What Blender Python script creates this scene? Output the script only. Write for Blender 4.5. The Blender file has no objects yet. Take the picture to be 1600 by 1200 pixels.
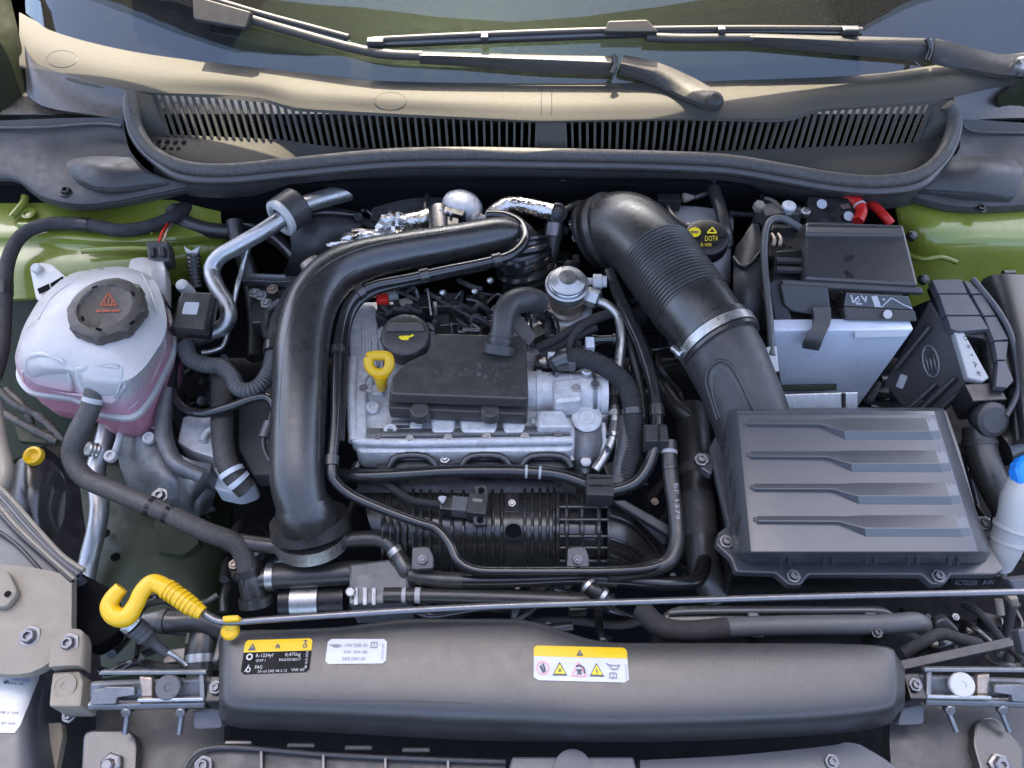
import bpy, bmesh, math, random
from mathutils import Vector, Matrix
from mathutils.bvhtree import BVHTree
random.seed(7)
SC = bpy.context.scene
COL = SC.collection

# ------------------------------------------------------------------ camera
FOC, PITCH, DIST = 28.0, math.radians(53), 1.0
F = 1600 * FOC / 36.0
CP, SP = math.cos(PITCH), math.sin(PITCH)
CAM = Vector((0, -DIST * CP, DIST * SP))
FWD, UPV, RGT = Vector((0, CP, -SP)), Vector((0, SP, CP)), Vector((1, 0, 0))
cd = bpy.data.cameras.new('camera'); cd.lens = FOC; cd.sensor_width = 36
cd.clip_start = 0.02; cd.clip_end = 200
co = bpy.data.objects.new('camera', cd); COL.objects.link(co)
co.location = CAM; co.rotation_euler = (math.pi / 2 - PITCH, 0, 0)
SC.camera = co

# ------------------------------------------------------------------ light
SUN_EL, SUN_AZ = math.radians(53), math.radians(-5)     # azimuth from +Y (behind the car), towards -X (left)
w = bpy.data.worlds.new('World'); SC.world = w; w.use_nodes = True
nt = w.node_tree; sky = nt.nodes.new('ShaderNodeTexSky'); sky.sky_type = 'NISHITA'
sky.sun_disc = False; sky.sun_elevation = SUN_EL; sky.sun_rotation = SUN_AZ
sky.air_density = 0.5; sky.dust_density = 4.0; sky.ozone_density = 0.4
nt.links.new(sky.outputs[0], nt.nodes['Background'].inputs[0])
nt.nodes['Background'].inputs[1].default_value = 0.15
sl = bpy.data.lights.new('sun', 'SUN'); sl.energy = 2.6; sl.angle = math.radians(0.5); sl.color = (1, 0.88, 0.66)
so = bpy.data.objects.new('sun', sl); COL.objects.link(so)
sd = Vector((math.sin(SUN_AZ) * math.cos(SUN_EL), math.cos(SUN_AZ) * math.cos(SUN_EL), math.sin(SUN_EL)))
so.rotation_euler = sd.to_track_quat('Z', 'Y').to_euler()
so.location = (0, 0, 5)
vs = SC.view_settings; vs.view_transform = 'Standard'; vs.look = 'None'; vs.gamma = 1; vs.exposure = 2.85
vs.use_curve_mapping = False
SC.cycles.max_bounces = 8

# ------------------------------------------------------------------ measuring: a photograph pixel and a height (or a depth) give a point of the bay
def ray(x, y):
    return FWD + RGT * ((x - 800) / F) + UPV * ((600 - y) / F)
def P(x, y, z):
    d = ray(x, y); t = (z - CAM.z) / d.z
    return CAM + d * t
def PY(x, y, Y):
    d = ray(x, y); t = (Y - CAM.y) / d.y
    return CAM + d * t
def depth(p):
    return (p - CAM).dot(FWD)
def M(p, px):
    return px * depth(p) / F

# ------------------------------------------------------------------ materials
MATS = {}
def mat(name, col, rough=0.5, metal=0.0, var=0.15, vscale=30, bump=0.0, bscale=400, coat=0.0, dust=0.0, spec=0.5, rvar=0.12, dcol=(0.30, 0.27, 0.22), sss=0.0, dscale=240, speck=0.0):
    m = bpy.data.materials.new(name); m.use_nodes = True
    n = m.node_tree.nodes; l = m.node_tree.links; b = n['Principled BSDF']
    tc = n.new('ShaderNodeTexCoord')
    nz = n.new('ShaderNodeTexNoise'); nz.inputs['Scale'].default_value = vscale; nz.inputs['Detail'].default_value = 5
    geo = n.new('ShaderNodeNewGeometry')
    l.new(geo.outputs['Position'], nz.inputs['Vector'])
    mx = n.new('ShaderNodeMix'); mx.data_type = 'RGBA'
    l.new(nz.outputs[0], mx.inputs[0])
    mx.inputs[6].default_value = tuple(c * (1 - var) for c in col) + (1,)
    mx.inputs[7].default_value = tuple(min(1, c * (1 + var)) for c in col) + (1,)
    out = mx.outputs[2]
    if dust > 0:
        nd = n.new('ShaderNodeTexNoise'); nd.inputs['Scale'].default_value = dscale; nd.inputs['Detail'].default_value = 8; nd.inputs['Roughness'].default_value = 0.7
        l.new(geo.outputs['Position'], nd.inputs['Vector'])
        mr = n.new('ShaderNodeMapRange'); mr.inputs[1].default_value = 0.42; mr.inputs[2].default_value = 0.75; mr.inputs[3].default_value = dust * 0.25; mr.inputs[4].default_value = dust
        l.new(nd.outputs[0], mr.inputs[0])
        m2 = n.new('ShaderNodeMix'); m2.data_type = 'RGBA'
        l.new(mr.outputs[0], m2.inputs[0]); l.new(out, m2.inputs[6]); m2.inputs[7].default_value = dcol + (1,)
        out = m2.outputs[2]
    if speck > 0:
        ns = n.new('ShaderNodeTexVoronoi'); ns.inputs['Scale'].default_value = 330
        l.new(geo.outputs['Position'], ns.inputs['Vector'])
        mq_ = n.new('ShaderNodeMapRange'); mq_.inputs[1].default_value = 0.10; mq_.inputs[2].default_value = 0.16; mq_.inputs[3].default_value = 1; mq_.inputs[4].default_value = 0
        l.new(ns.outputs['Distance'], mq_.inputs[0])
        nk = n.new('ShaderNodeTexNoise'); nk.inputs['Scale'].default_value = 45; l.new(geo.outputs['Position'], nk.inputs['Vector'])
        mk_ = n.new('ShaderNodeMapRange'); mk_.inputs[1].default_value = 0.48; mk_.inputs[2].default_value = 0.72; mk_.inputs[4].default_value = speck; l.new(nk.outputs[0], mk_.inputs[0])
        mm = n.new('ShaderNodeMath'); mm.operation = 'MULTIPLY'; l.new(mq_.outputs[0], mm.inputs[0]); l.new(mk_.outputs[0], mm.inputs[1])
        m3 = n.new('ShaderNodeMix'); m3.data_type = 'RGBA'; l.new(mm.outputs[0], m3.inputs[0]); l.new(out, m3.inputs[6]); m3.inputs[7].default_value = (0.34, 0.32, 0.28, 1)
        out = m3.outputs[2]
    l.new(out, b.inputs['Base Color'])
    rr = n.new('ShaderNodeMapRange'); rr.inputs[1].default_value = 0.3; rr.inputs[2].default_value = 0.7
    rr.inputs[3].default_value = max(0.02, rough - rvar); rr.inputs[4].default_value = min(1, rough + rvar)
    nr = n.new('ShaderNodeTexNoise'); nr.inputs['Scale'].default_value = vscale * 2.3; nr.inputs['Detail'].default_value = 4
    l.new(geo.outputs['Position'], nr.inputs['Vector']); l.new(nr.outputs[0], rr.inputs[0]); l.new(rr.outputs[0], b.inputs['Roughness'])
    b.inputs['Metallic'].default_value = metal
    b.inputs['Specular IOR Level'].default_value = spec
    b.inputs['Coat Weight'].default_value = coat; b.inputs['Coat Roughness'].default_value = 0.06
    if sss:
        b.inputs['Subsurface Weight'].default_value = sss; b.inputs['Subsurface Radius'].default_value = (0.02, 0.015, 0.012); b.inputs['Subsurface Scale'].default_value = 1.0
    if bump > 0:
        nb = n.new('ShaderNodeTexNoise'); nb.inputs['Scale'].default_value = bscale; nb.inputs['Detail'].default_value = 3
        l.new(geo.outputs['Position'], nb.inputs['Vector'])
        bp = n.new('ShaderNodeBump'); bp.inputs['Strength'].default_value = bump; bp.inputs['Distance'].default_value = 0.001
        l.new(nb.outputs[0], bp.inputs['Height']); l.new(bp.outputs[0], b.inputs['Normal'])
    MATS[name] = m
    return m

plas = mat('black_plastic', (0.015, 0.0148, 0.0146), 0.30, bump=0.10, bscale=900, dust=0.10, spec=1.0, rvar=0.05, speck=0.25)
plas_d = mat('deep_black_plastic', (0.008, 0.008, 0.009), 0.34, bump=0.1, bscale=900, dust=0.05)
plas_g = mat('gloss_black_plastic', (0.012, 0.012, 0.013), 0.20, bump=0.03, dust=0.04, spec=0.8)
grey = mat('grey_plastic', (0.033, 0.0328, 0.034), 0.42, bump=0.15, bscale=1100, dust=0.08)
cover = mat('cover_grey_plastic', (0.027, 0.027, 0.0285), 0.33, bump=0.16, bscale=1500, dust=0.06, rvar=0.04, speck=0.3, spec=0.7)
airm = mat('air_box_plastic', (0.070, 0.072, 0.077), 0.30, bump=0.12, bscale=1500, rvar=0.02, var=0.05, speck=0.3, spec=0.8)
cowlm = mat('cowl_plastic', (0.062, 0.0585, 0.0475), 0.6, var=0.22, vscale=700, bump=0.4, bscale=900, dust=0.10, dcol=(0.10, 0.085, 0.06), spec=0.25)
wiperm = mat('wiper_coating', (0.036, 0.033, 0.029), 0.5, var=0.1, vscale=60, bump=0.15, bscale=900, dust=0.12, dcol=(0.18, 0.16, 0.13))
rubber = mat('rubber', (0.018, 0.0178, 0.0175), 0.38, bump=0.10, bscale=700, dust=0.13, spec=0.8, rvar=0.08)
rub_l = mat('dusty_rubber', (0.040, 0.038, 0.037), 0.60, bump=0.1, bscale=600, dust=0.25)
rub_g = mat('gloss_rubber', (0.012, 0.012, 0.013), 0.22, dust=0.05, spec=0.85, rvar=0.06)
hosegrey = mat('grey_hose', (0.085, 0.088, 0.09), 0.45, dust=0.1)
tape = mat('cloth_tape', (0.016, 0.016, 0.018), 0.75, bump=0.6, bscale=1200, dust=0.08)
alu = mat('cast_aluminium', (0.66, 0.66, 0.65), 0.45, metal=0.22, var=0.30, vscale=80, bump=0.9, bscale=420, dscale=110, dust=0.42, dcol=(0.20, 0.20, 0.20))
alu_d = mat('stained_aluminium', (0.22, 0.225, 0.23), 0.50, metal=0.8, var=0.35, vscale=60, bump=0.5, bscale=600, dust=0.4, dcol=(0.10, 0.10, 0.10))
pipem = mat('aluminium_pipe', (0.46, 0.46, 0.45), 0.38, metal=0.9, var=0.1, vscale=40, dust=0.2, dcol=(0.25, 0.24, 0.22))
steel = mat('zinc_steel', (0.48, 0.48, 0.46), 0.36, metal=0.95, var=0.15, vscale=90)
steel_d = mat('dark_steel', (0.20, 0.20, 0.21), 0.38, metal=0.9, var=0.2, vscale=90)
rust = mat('rust_stained_steel', (0.50, 0.42, 0.34), 0.42, metal=0.8, var=0.25, vscale=90, dust=0.5, dcol=(0.22, 0.11, 0.06))
foil = mat('crumpled_foil', (0.62, 0.61, 0.58), 0.30, metal=1.0, var=0.15, bump=0.8, bscale=70)
foil.node_tree.nodes['Bump'].inputs['Distance'].default_value = 0.006
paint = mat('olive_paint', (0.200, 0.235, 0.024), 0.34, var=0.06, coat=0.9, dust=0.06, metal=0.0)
paint_d = mat('olive_paint_shade_tone', (0.022, 0.029, 0.013), 0.55, var=0.2, spec=0.3, dust=0.10, dcol=(0.04, 0.043, 0.03))  # body olive darkened, the shade put into the colour
white_t = mat('milky_plastic', (0.47, 0.455, 0.44), 0.35, var=0.05, vscale=20, dust=0.08, sss=0.7, dcol=(0.55, 0.5, 0.45))
pink_t = mat('milky_plastic_with_pink_coolant', (0.58, 0.25, 0.31), 0.32, var=0.08, vscale=20, sss=0.35)
white = mat('white_plastic', (0.46, 0.46, 0.44), 0.42, var=0.05, dust=0.06)
yellow = mat('yellow_plastic', (0.64, 0.385, 0.002), 0.36, var=0.05, vscale=40, dust=0.06)
blue = mat('blue_plastic', (0.01, 0.22, 0.75), 0.35, var=0.05)
red = mat('red_plastic', (0.55, 0.02, 0.015), 0.38, var=0.08)
wrap = mat('silver_blue_battery_wrap', (0.70, 0.75, 0.82), 0.30, metal=0.1, var=0.1, vscale=14, bump=0.12, bscale=40, dust=0.06, rvar=0.03)
tanmet = mat('dusty_grey_composite', (0.20, 0.176, 0.138), 0.62, var=0.12, vscale=35, bump=0.25, bscale=500, dust=0.35, dcol=(0.27, 0.225, 0.17))
paperw = mat('white_label', (0.45, 0.465, 0.475), 0.45, var=0.02)
papery = mat('yellow_label', (0.58, 0.385, 0.0), 0.42, var=0.02)
paperk = mat('black_label', (0.006, 0.006, 0.007), 0.6, var=0.02, spec=0.15)
ink = mat('dark_ink', (0.05, 0.06, 0.08), 0.5, var=0.02)
inkg = mat('grey_ink', (0.16, 0.175, 0.20), 0.5, var=0.02)
inkw = mat('white_ink', (0.42, 0.42, 0.42), 0.5, var=0.02)
inkr = mat('red_ink', (0.34, 0.06, 0.02), 0.5, var=0.02)
inkpk = mat('faded_red_ink', (0.70, 0.25, 0.28), 0.5, var=0.02)
inky = mat('yellow_ink', (0.80, 0.62, 0.02), 0.5, var=0.02)
inkb = mat('blue_ink', (0.12, 0.16, 0.55), 0.5, var=0.02)
panel = mat('slate_plastic', (0.066, 0.070, 0.080), 0.42, var=0.05, bump=0.08, bscale=900, dust=0.06, rvar=0.06)
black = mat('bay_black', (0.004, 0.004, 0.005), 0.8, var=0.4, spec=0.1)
edge_shade = mat('olive_edge_painted_shade', (0.013, 0.016, 0.006), 0.75, var=0.3, spec=0.15)  # olive fender edge in shade, the shadow painted as a near-black tone
insul = mat('felt_insulation', (0.03, 0.03, 0.03), 0.9, var=0.9, vscale=260, bump=1.0, bscale=300)
capm = mat('cap_plastic', (0.032, 0.030, 0.028), 0.40, bump=0.1, dust=0.14, speck=0.4)

def glass_mat():
    m = bpy.data.materials.new('windshield_glass'); m.use_nodes = True
    n = m.node_tree.nodes; l = m.node_tree.links; n.remove(n['Principled BSDF']); o = n['Material Output']
    tr = n.new('ShaderNodeBsdfTransparent'); tr.inputs[0].default_value = (0.16, 0.19, 0.15, 1)
    gl = n.new('ShaderNodeBsdfGlossy'); gl.inputs['Roughness'].default_value = 0.02; gl.inputs[0].default_value = (0.72, 0.86, 1, 1)
    fr = n.new('ShaderNodeFresnel'); fr.inputs[0].default_value = 1.9
    ms = n.new('ShaderNodeMixShader'); l.new(fr.outputs[0], ms.inputs[0]); l.new(tr.outputs[0], ms.inputs[1]); l.new(gl.outputs[0], ms.inputs[2])
    df = n.new('ShaderNodeBsdfDiffuse'); df.inputs[0].default_value = (0.42, 0.40, 0.33, 1)
    geo = n.new('ShaderNodeNewGeometry')
    nz = n.new('ShaderNodeTexNoise'); nz.inputs['Scale'].default_value = 420; nz.inputs['Detail'].default_value = 4
    l.new(geo.outputs['Position'], nz.inputs['Vector'])
    mr = n.new('ShaderNodeMapRange'); mr.inputs[1].default_value = 0.45; mr.inputs[2].default_value = 0.8; mr.inputs[3].default_value = 0.030; mr.inputs[4].default_value = 0.09
    l.new(nz.outputs[0], mr.inputs[0])
    m2 = n.new('ShaderNodeMixShader'); l.new(mr.outputs[0], m2.inputs[0]); l.new(ms.outputs[0], m2.inputs[1]); l.new(df.outputs[0], m2.inputs[2])
    l.new(m2.outputs[0], o.inputs[0])
    return m
glass = glass_mat()
# milky wall with the coolant showing through up to its level (a property of the tank's height, not of the light)
mk_t = white_t.copy(); mk_t.name = 'milky_wall_with_coolant_level'
_n = mk_t.node_tree.nodes; _l = mk_t.node_tree.links; _b = _n['Principled BSDF']
_src = _b.inputs['Base Color'].links[0].from_socket
_g = _n.new('ShaderNodeNewGeometry'); _sx = _n.new('ShaderNodeSeparateXYZ'); _l.new(_g.outputs['Position'], _sx.inputs[0])
_mr = _n.new('ShaderNodeMapRange'); _mr.interpolation_type = 'SMOOTHSTEP'; _mr.inputs[1].default_value = -0.050; _mr.inputs[2].default_value = 0.012
_l.new(_sx.outputs[2], _mr.inputs[0])
_mx = _n.new('ShaderNodeMix'); _mx.data_type = 'RGBA'; _l.new(_mr.outputs[0], _mx.inputs[0]); _mx.inputs[6].default_value = (0.62, 0.27, 0.33, 1); _l.new(_src, _mx.inputs[7])
_l.new(_mx.outputs[2], _b.inputs['Base Color'])
light_cut = mat('added_dark_liner', (0.012, 0.012, 0.012), 0.9, var=0.3, bump=0.5, bscale=300, spec=0.2)  # dark hood underside, added to cut fill light in the bay

# ------------------------------------------------------------------ object helpers
ORG = {}
def link(name, me, parent, org):
    o = bpy.data.objects.new(name, me); COL.objects.link(o)
    if parent is not None:
        o.parent = parent; o.location = (0, 0, 0); ORG[o.name] = ORG[parent.name]
    else:
        o.location = org; ORG[o.name] = Vector(org)
    return o
def tag(o, label=None, cat=None, group=None, kind=None):
    if label: o['label'] = label
    if cat: o['category'] = cat
    if group: o['group'] = group
    if kind: o['kind'] = kind
    return o
def thing(name, label, cat, at, group=None):
    o = bpy.data.objects.new(name, None); COL.objects.link(o); o.empty_display_size = 0.02
    o.location = at; ORG[o.name] = Vector(at)
    return tag(o, label, cat, group)
def mk(name, vs_, fs, m, parent=None, ang=40, kind=None):
    vs_ = [Vector(v) for v in vs_]
    if parent is not None: org = ORG[parent.name]
    else:
        org = sum(vs_, Vector()) / len(vs_); org.z = min(v.z for v in vs_)
    me = bpy.data.meshes.new(name)
    me.from_pydata([tuple(v - org) for v in vs_], [], fs)
    bm = bmesh.new(); bm.from_mesh(me); bmesh.ops.recalc_face_normals(bm, faces=bm.faces); bm.to_mesh(me); bm.free()
    me.materials.append(m)
    me.shade_smooth(); me.set_sharp_from_angle(angle=math.radians(ang))
    for p_ in me.polygons:
        if p_.loop_total > 4: p_.use_smooth = False
    o = link(name, me, parent, org)
    if kind: o['kind'] = kind
    return o
def catmull(pts, k):
    out = []; n = len(pts)
    for i in range(n - 1):
        p0, p1, p2, p3 = pts[max(i - 1, 0)], pts[i], pts[i + 1], pts[min(i + 2, n - 1)]
        for j in range(k):
            t = j / k
            out.append([0.5 * (2 * b + (c - a) * t + (2 * a - 5 * b + 4 * c - d) * t * t + (3 * b - a - 3 * c + d) * t ** 3) for a, b, c, d in zip(p0, p1, p2, p3)])
    out.append(list(pts[-1])); return out
def path(pts, r, k=8, world=False):
    """pts (x, y, z[, r px]) -> list of (Vector, radius m), smooth"""
    raw = []
    for q in pts:
        v = P(*q[:3]); rr = q[3] if len(q) > 3 else r
        raw.append((v.x, v.y, v.z, M(v, rr)))
    c = catmull(raw, k)
    return [(Vector(q[:3]), max(q[3], 0.0004)) for q in c]
def frames(c):
    T = []
    for i in range(len(c)):
        a, b = c[max(i - 1, 0)][0], c[min(i + 1, len(c) - 1)][0]
        d = b - a
        T.append(d.normalized() if d.length > 1e-9 else Vector((0, 0, 1)))
    u = T[0].orthogonal().normalized(); fr = []
    for t in T:
        u = (u - t * u.dot(t)); u = u.normalized() if u.length > 1e-6 else t.orthogonal().normalized()
        fr.append((u, t.cross(u)))
    return T, fr
def sweep(c, n=14, sx=1.0, sz=1.0, prof=None):
    T, fr = frames(c); V = []; Fc = []
    for (p, r), (u, v) in zip(c, fr):
        for k in range(n):
            a = 2 * math.pi * k / n
            V.append(p + (u * math.cos(a) * sx + v * math.sin(a) * sz) * r)
    m_ = len(c)
    for i in range(m_ - 1):
        for k in range(n):
            Fc.append((i * n + k, i * n + (k + 1) % n, (i + 1) * n + (k + 1) % n, (i + 1) * n + k))
    Fc.append(tuple(range(n))[::-1]); Fc.append(tuple((m_ - 1) * n + k for k in range(n)))
    return V, Fc
def resample(c, step):
    L = [0]
    for i in range(1, len(c)): L.append(L[-1] + (c[i][0] - c[i - 1][0]).length)
    n = max(2, int(L[-1] / step)); out = []; j = 0
    for i in range(n + 1):
        s = L[-1] * i / n
        while j < len(L) - 2 and L[j + 1] < s: j += 1
        t = (s - L[j]) / max(1e-9, L[j + 1] - L[j])
        out.append((c[j][0].lerp(c[j + 1][0], t), c[j][1] * (1 - t) + c[j + 1][1] * t))
    return out
def tube(name, pts, r, m, parent=None, n=14, k=8, corr=None, rng=None, dr=1.0, wob=0.0):
    c = path(pts, r, k)
    if rng or corr: c = resample(c, 0.0015 if not corr else corr[0] / 4)
    if rng:
        a, b = int(rng[0] * (len(c) - 1)), int(rng[1] * (len(c) - 1)); c = c[a:max(b, a + 1) + 1]
    c2 = []
    for i, (p, q) in enumerate(c):
        s = dr
        if corr: s *= 1 + corr[1] * (1 if (i % 4) in (0, 1) else -1)
        if wob: s *= 1 + random.uniform(-wob, wob)
        c2.append((p, q * s))
    V, Fc = sweep(c2, n)
    return mk(name, V, Fc, m, parent, 50 if not corr else 30)
def hose(name, label, pts, r, m, cat='hose', bands=(), bm_=None, n=14, corr=None, group=None, ends=()):
    """a top-level hose: Empty > tube + bands"""
    t = thing(name, label, cat, P(*pts[0][:3]), group)
    tube('tube', pts, r, m, t, n=n, corr=corr)
    for i, bd in enumerate(bands):
        tube(bd[2] if len(bd) > 2 else 'band', pts, r, bd[3] if len(bd) > 3 else (bm_ or inkw), t, n=n + 2, rng=bd[:2], dr=bd[4] if len(bd) > 4 else 1.03)
    return t
def lathe(name, c, axis, prof, m, parent=None, n=28, lobes=0, lamp=0.0, ang=35, lz=None):
    """prof: (radius m, height m) up the axis from c"""
    ax = Vector(axis).normalized(); u = ax.orthogonal().normalized(); v = ax.cross(u)
    V = []; Fc = []
    for r, h in prof:
        for k in range(n):
            a = 2 * math.pi * k / n
            rr = r
            if lobes and (lz is None or lz[0] <= h <= lz[1]): rr = r * (1 + lamp * (1 if math.cos(a * lobes) > 0.3 else -0.4))
            V.append(Vector(c) + ax * h + (u * math.cos(a) + v * math.sin(a)) * rr)
    for i in range(len(prof) - 1):
        for k in range(n):
            Fc.append((i * n + k, i * n + (k + 1) % n, (i + 1) * n + (k + 1) % n, (i + 1) * n + k))
    Fc.append(tuple(range(n))[::-1]); Fc.append(tuple((len(prof) - 1) * n + k for k in range(n)))
    return mk(name, V, Fc, m, parent, ang)
def lpx(name, x, y, z, axis, prof_px, m, parent=None, **kw):
    c = P(x, y, z); s = M(c, 1)
    return lathe(name, c, axis, [(r * s, h * s) for r, h in prof_px], m, parent, **kw)
def fillet(pts, rad, seg=4):
    n = len(pts); out = []
    for i in range(n):
        a, b, c = pts[i - 1], pts[i], pts[(i + 1) % n]
        d1, d2 = a - b, c - b
        q = min(rad, d1.length * 0.45, d2.length * 0.45)
        q = max(q, 1e-6)
        s, e = b + d1.normalized() * q, b + d2.normalized() * q
        for k in range(seg + 1):
            t = k / seg
            out.append(s * (1 - t) ** 2 + b * 2 * t * (1 - t) + e * t * t)
    return out
def offset(pts, nrm, d):
    n = len(pts); out = []
    for i in range(n):
        a, b, c = pts[i - 1], pts[i], pts[(i + 1) % n]
        e1, e2 = (b - a), (c - b)
        if e1.length < 1e-9: e1 = e2
        if e2.length < 1e-9: e2 = e1
        e1 = e1.normalized(); e2 = e2.normalized()
        n1, n2 = nrm.cross(e1), nrm.cross(e2)
        m_ = n1 + n2
        m_ = m_ / max(0.5, m_.length_squared) * 2 if m_.length > 1e-6 else n1
        out.append(b + m_ * d)
    return out
def newell(pts):
    nn = Vector()
    for i in range(len(pts)):
        a, b = pts[i - 1], pts[i]
        nn += Vector(((a.y - b.y) * (a.z + b.z), (a.z - b.z) * (a.x + b.x), (a.x - b.x) * (a.y + b.y)))
    return nn.normalized()
def slab(name, pts, dep, m, parent=None, bev=0.002, rad=0.004, flare=0.0, dirv=None, up=True, seg=4):
    pts = [Vector(p) for p in pts]
    nn = newell(pts)
    if (nn.dot(CAM - pts[0]) < 0) if up else False:
        pts = pts[::-1]; nn = -nn
    dv = Vector(dirv).normalized() if dirv is not None else -nn
    emin = min((pts[i] - pts[i - 1]).length for i in range(len(pts)))
    bev = min(bev, dep * 0.45, emin * 0.3)
    def rr(pp, ins): return fillet(pp, max(rad - ins, rad * 0.25), seg) if rad else pp
    rings = [rr(offset(pts, nn, bev), bev), [q + dv * bev * 0.3 for q in rr(offset(pts, nn, bev * 0.3), bev * .3)], [q + dv * bev for q in rr(pts, 0)], [q + dv * dep for q in rr(offset(pts, nn, -flare), -flare)]]
    pts = rings[0]
    n = len(pts); V = [q for r in rings for q in r]; Fc = [tuple(range(n))]
    for i in range(3):
        for k in range(n):
            Fc.append((i * n + k, (i + 1) * n + k, (i + 1) * n + (k + 1) % n, i * n + (k + 1) % n))
    Fc.append(tuple(3 * n + k for k in range(n))[::-1])
    o = mk(name, V, Fc, m, parent, 32)
    for i_ in (0, len(o.data.polygons) - 1): o.data.polygons[i_].use_smooth = False
    return o
def prism(name, xy, zt, dep, m, parent=None, **kw):
    return slab(name, [P(x, y, zt) for x, y in xy], dep, m, parent, dirv=(0, 0, -1), **kw)
def quad3(name, q, dep, m, parent=None, **kw):
    return slab(name, [P(*a) for a in q], dep, m, parent, **kw)
def loft(name, rows, m, parent=None, thick=0.004, k=5, kr=4, lin=False, linr=False, dirv=(0, 0, -1), kind=None, ang=40, closed_dir=None):
    R = []
    for row in rows:
        raw = [tuple(P(*q)) for q in row]
        R.append([Vector(q) for q in (raw if lin else catmull(raw, k))])
    mcols = len(R[0]); cols = []
    for j in range(mcols):
        raw = [tuple(r[j]) for r in R]
        cols.append([Vector(q) for q in (raw if linr else catmull(raw, kr))])
    nr = len(cols[0]); V = []; Fc = []
    for i in range(nr):
        for j in range(mcols): V.append(cols[j][i])
    N = len(V); dv = Vector(dirv) * thick
    V += [v + dv for v in V[:N]]
    for i in range(nr - 1):
        for j in range(mcols - 1):
            a = i * mcols + j
            Fc.append((a, a + 1, a + mcols + 1, a + mcols))
            Fc.append((N + a + mcols, N + a + mcols + 1, N + a + 1, N + a))
    for i in range(nr - 1):
        for j in (0, mcols - 1):
            a = i * mcols + j; Fc.append((a, a + mcols, N + a + mcols, N + a))
    for j in range(mcols - 1):
        for i in (0, nr - 1):
            a = i * mcols + j; Fc.append((a, a + 1, N + a + 1, N + a))
    return mk(name, V, Fc, m, parent, ang, kind)
def barpx(name, a, b, wpx, h, m, parent=None, bev=0.0006):
    """straight box bar between two measured points, w px wide, h metres tall"""
    A, B = P(*a), P(*b); d = (B - A).normalized()
    s = d.cross(Vector((0, 0, 1))); s = s.normalized() if s.length > 1e-4 else Vector((1, 0, 0)); ww = M(A, wpx) / 2
    return slab(name, [A - s * ww, A + s * ww, B + s * ww, B - s * ww], h, m, parent, bev=bev, rad=0)
def bolt(x, y, z, r, m=steel, parent=None, axis=(0, -0.15, 1), name='bolt', washer=True):
    pr = []
    if washer: pr += [(r * 1.0, 0), (r * 1.0, 0.10 * r), (r * 0.96, 0.16 * r), (r * 0.66, 0.20 * r)]
    pr += [(r * 0.62, 0.18 * r), (r * 0.60, 0.52 * r), (r * 0.52, 0.62 * r), (r * 0.34, 0.62 * r), (r * 0.30, 0.3 * r)]
    return lpx(name, x, y, z, axis, pr, m, parent, n=18, lobes=6, lamp=0.06)
def boxw(name, c, size, m, parent=None, rz=0, rx=0, bev=0.0015):
    """world box, centre c, size (x, y, z)"""
    mtx = Matrix.Rotation(rz, 3, 'Z') @ Matrix.Rotation(rx, 3, 'X')
    sx, sy, sz = (s / 2 for s in size)
    top = [mtx @ Vector(q) + Vector(c) for q in ((-sx, -sy, sz), (sx, -sy, sz), (sx, sy, sz), (-sx, sy, sz))]
    return slab(name, top, size[2], m, parent, bev=bev, rad=bev, dirv=mtx @ Vector((0, 0, -1)))
def cbox(name, x, y, z, wpx, lpx_, h, m, parent=None, rz=0, rx=0, bev=0.0015):
    c = P(x, y, z); s = M(c, 1)
    return boxw(name, c - Vector((0, 0, h / 2)), (wpx * s, lpx_ * s, h), m, parent, math.radians(rz), math.radians(rx), bev)

# ------------------------------------------------------------------ prints laid on a built surface
BV = {}
def bvh(objs):
    key = tuple(o.name for o in objs)
    if key not in BV:
        V = []; Fc = []
        for o in objs:
            b = len(V); V += [v.co + ORG[o.name] for v in o.data.vertices]
            Fc += [tuple(b + i for i in p.vertices) for p in o.data.polygons]
        BV[key] = BVHTree.FromPolygons(V, Fc)
    return BV[key]
def onto(objs, x, y, off):
    h = bvh(objs).ray_cast(CAM, ray(x, y).normalized())
    if h[0] is None:
        return None
    nn = h[1] if h[1].dot(CAM - h[0]) > 0 else -h[1]
    return h[0] + nn * off
def print_mesh(name, xy, fs, objs, m, parent, off):
    V = [onto(objs, x, y, off) for x, y in xy]
    ok = [v for v in V if v is not None]
    if not ok: return None
    good = set(i for i, v in enumerate(V) if v is not None)
    fs = [f for f in fs if all(i in good for i in f)]
    if not fs: return None
    V = [v if v is not None else ok[0] for v in V]
    used = sorted(set(i for f in fs for i in f)); mp = {u: i for i, u in enumerate(used)}
    return mk(name, [V[i] for i in used], [tuple(mp[i] for i in f) for f in fs], m, parent)
def bil(q, u, v):
    (ax, ay), (bx, by), (cx, cy), (dx, dy) = q           # tl tr br bl
    x0, y0 = ax + (bx - ax) * u, ay + (by - ay) * u
    x1, y1 = dx + (cx - dx) * u, dy + (cy - dy) * u
    return (x0 + (x1 - x0) * v, y0 + (y1 - y0) * v)
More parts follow.
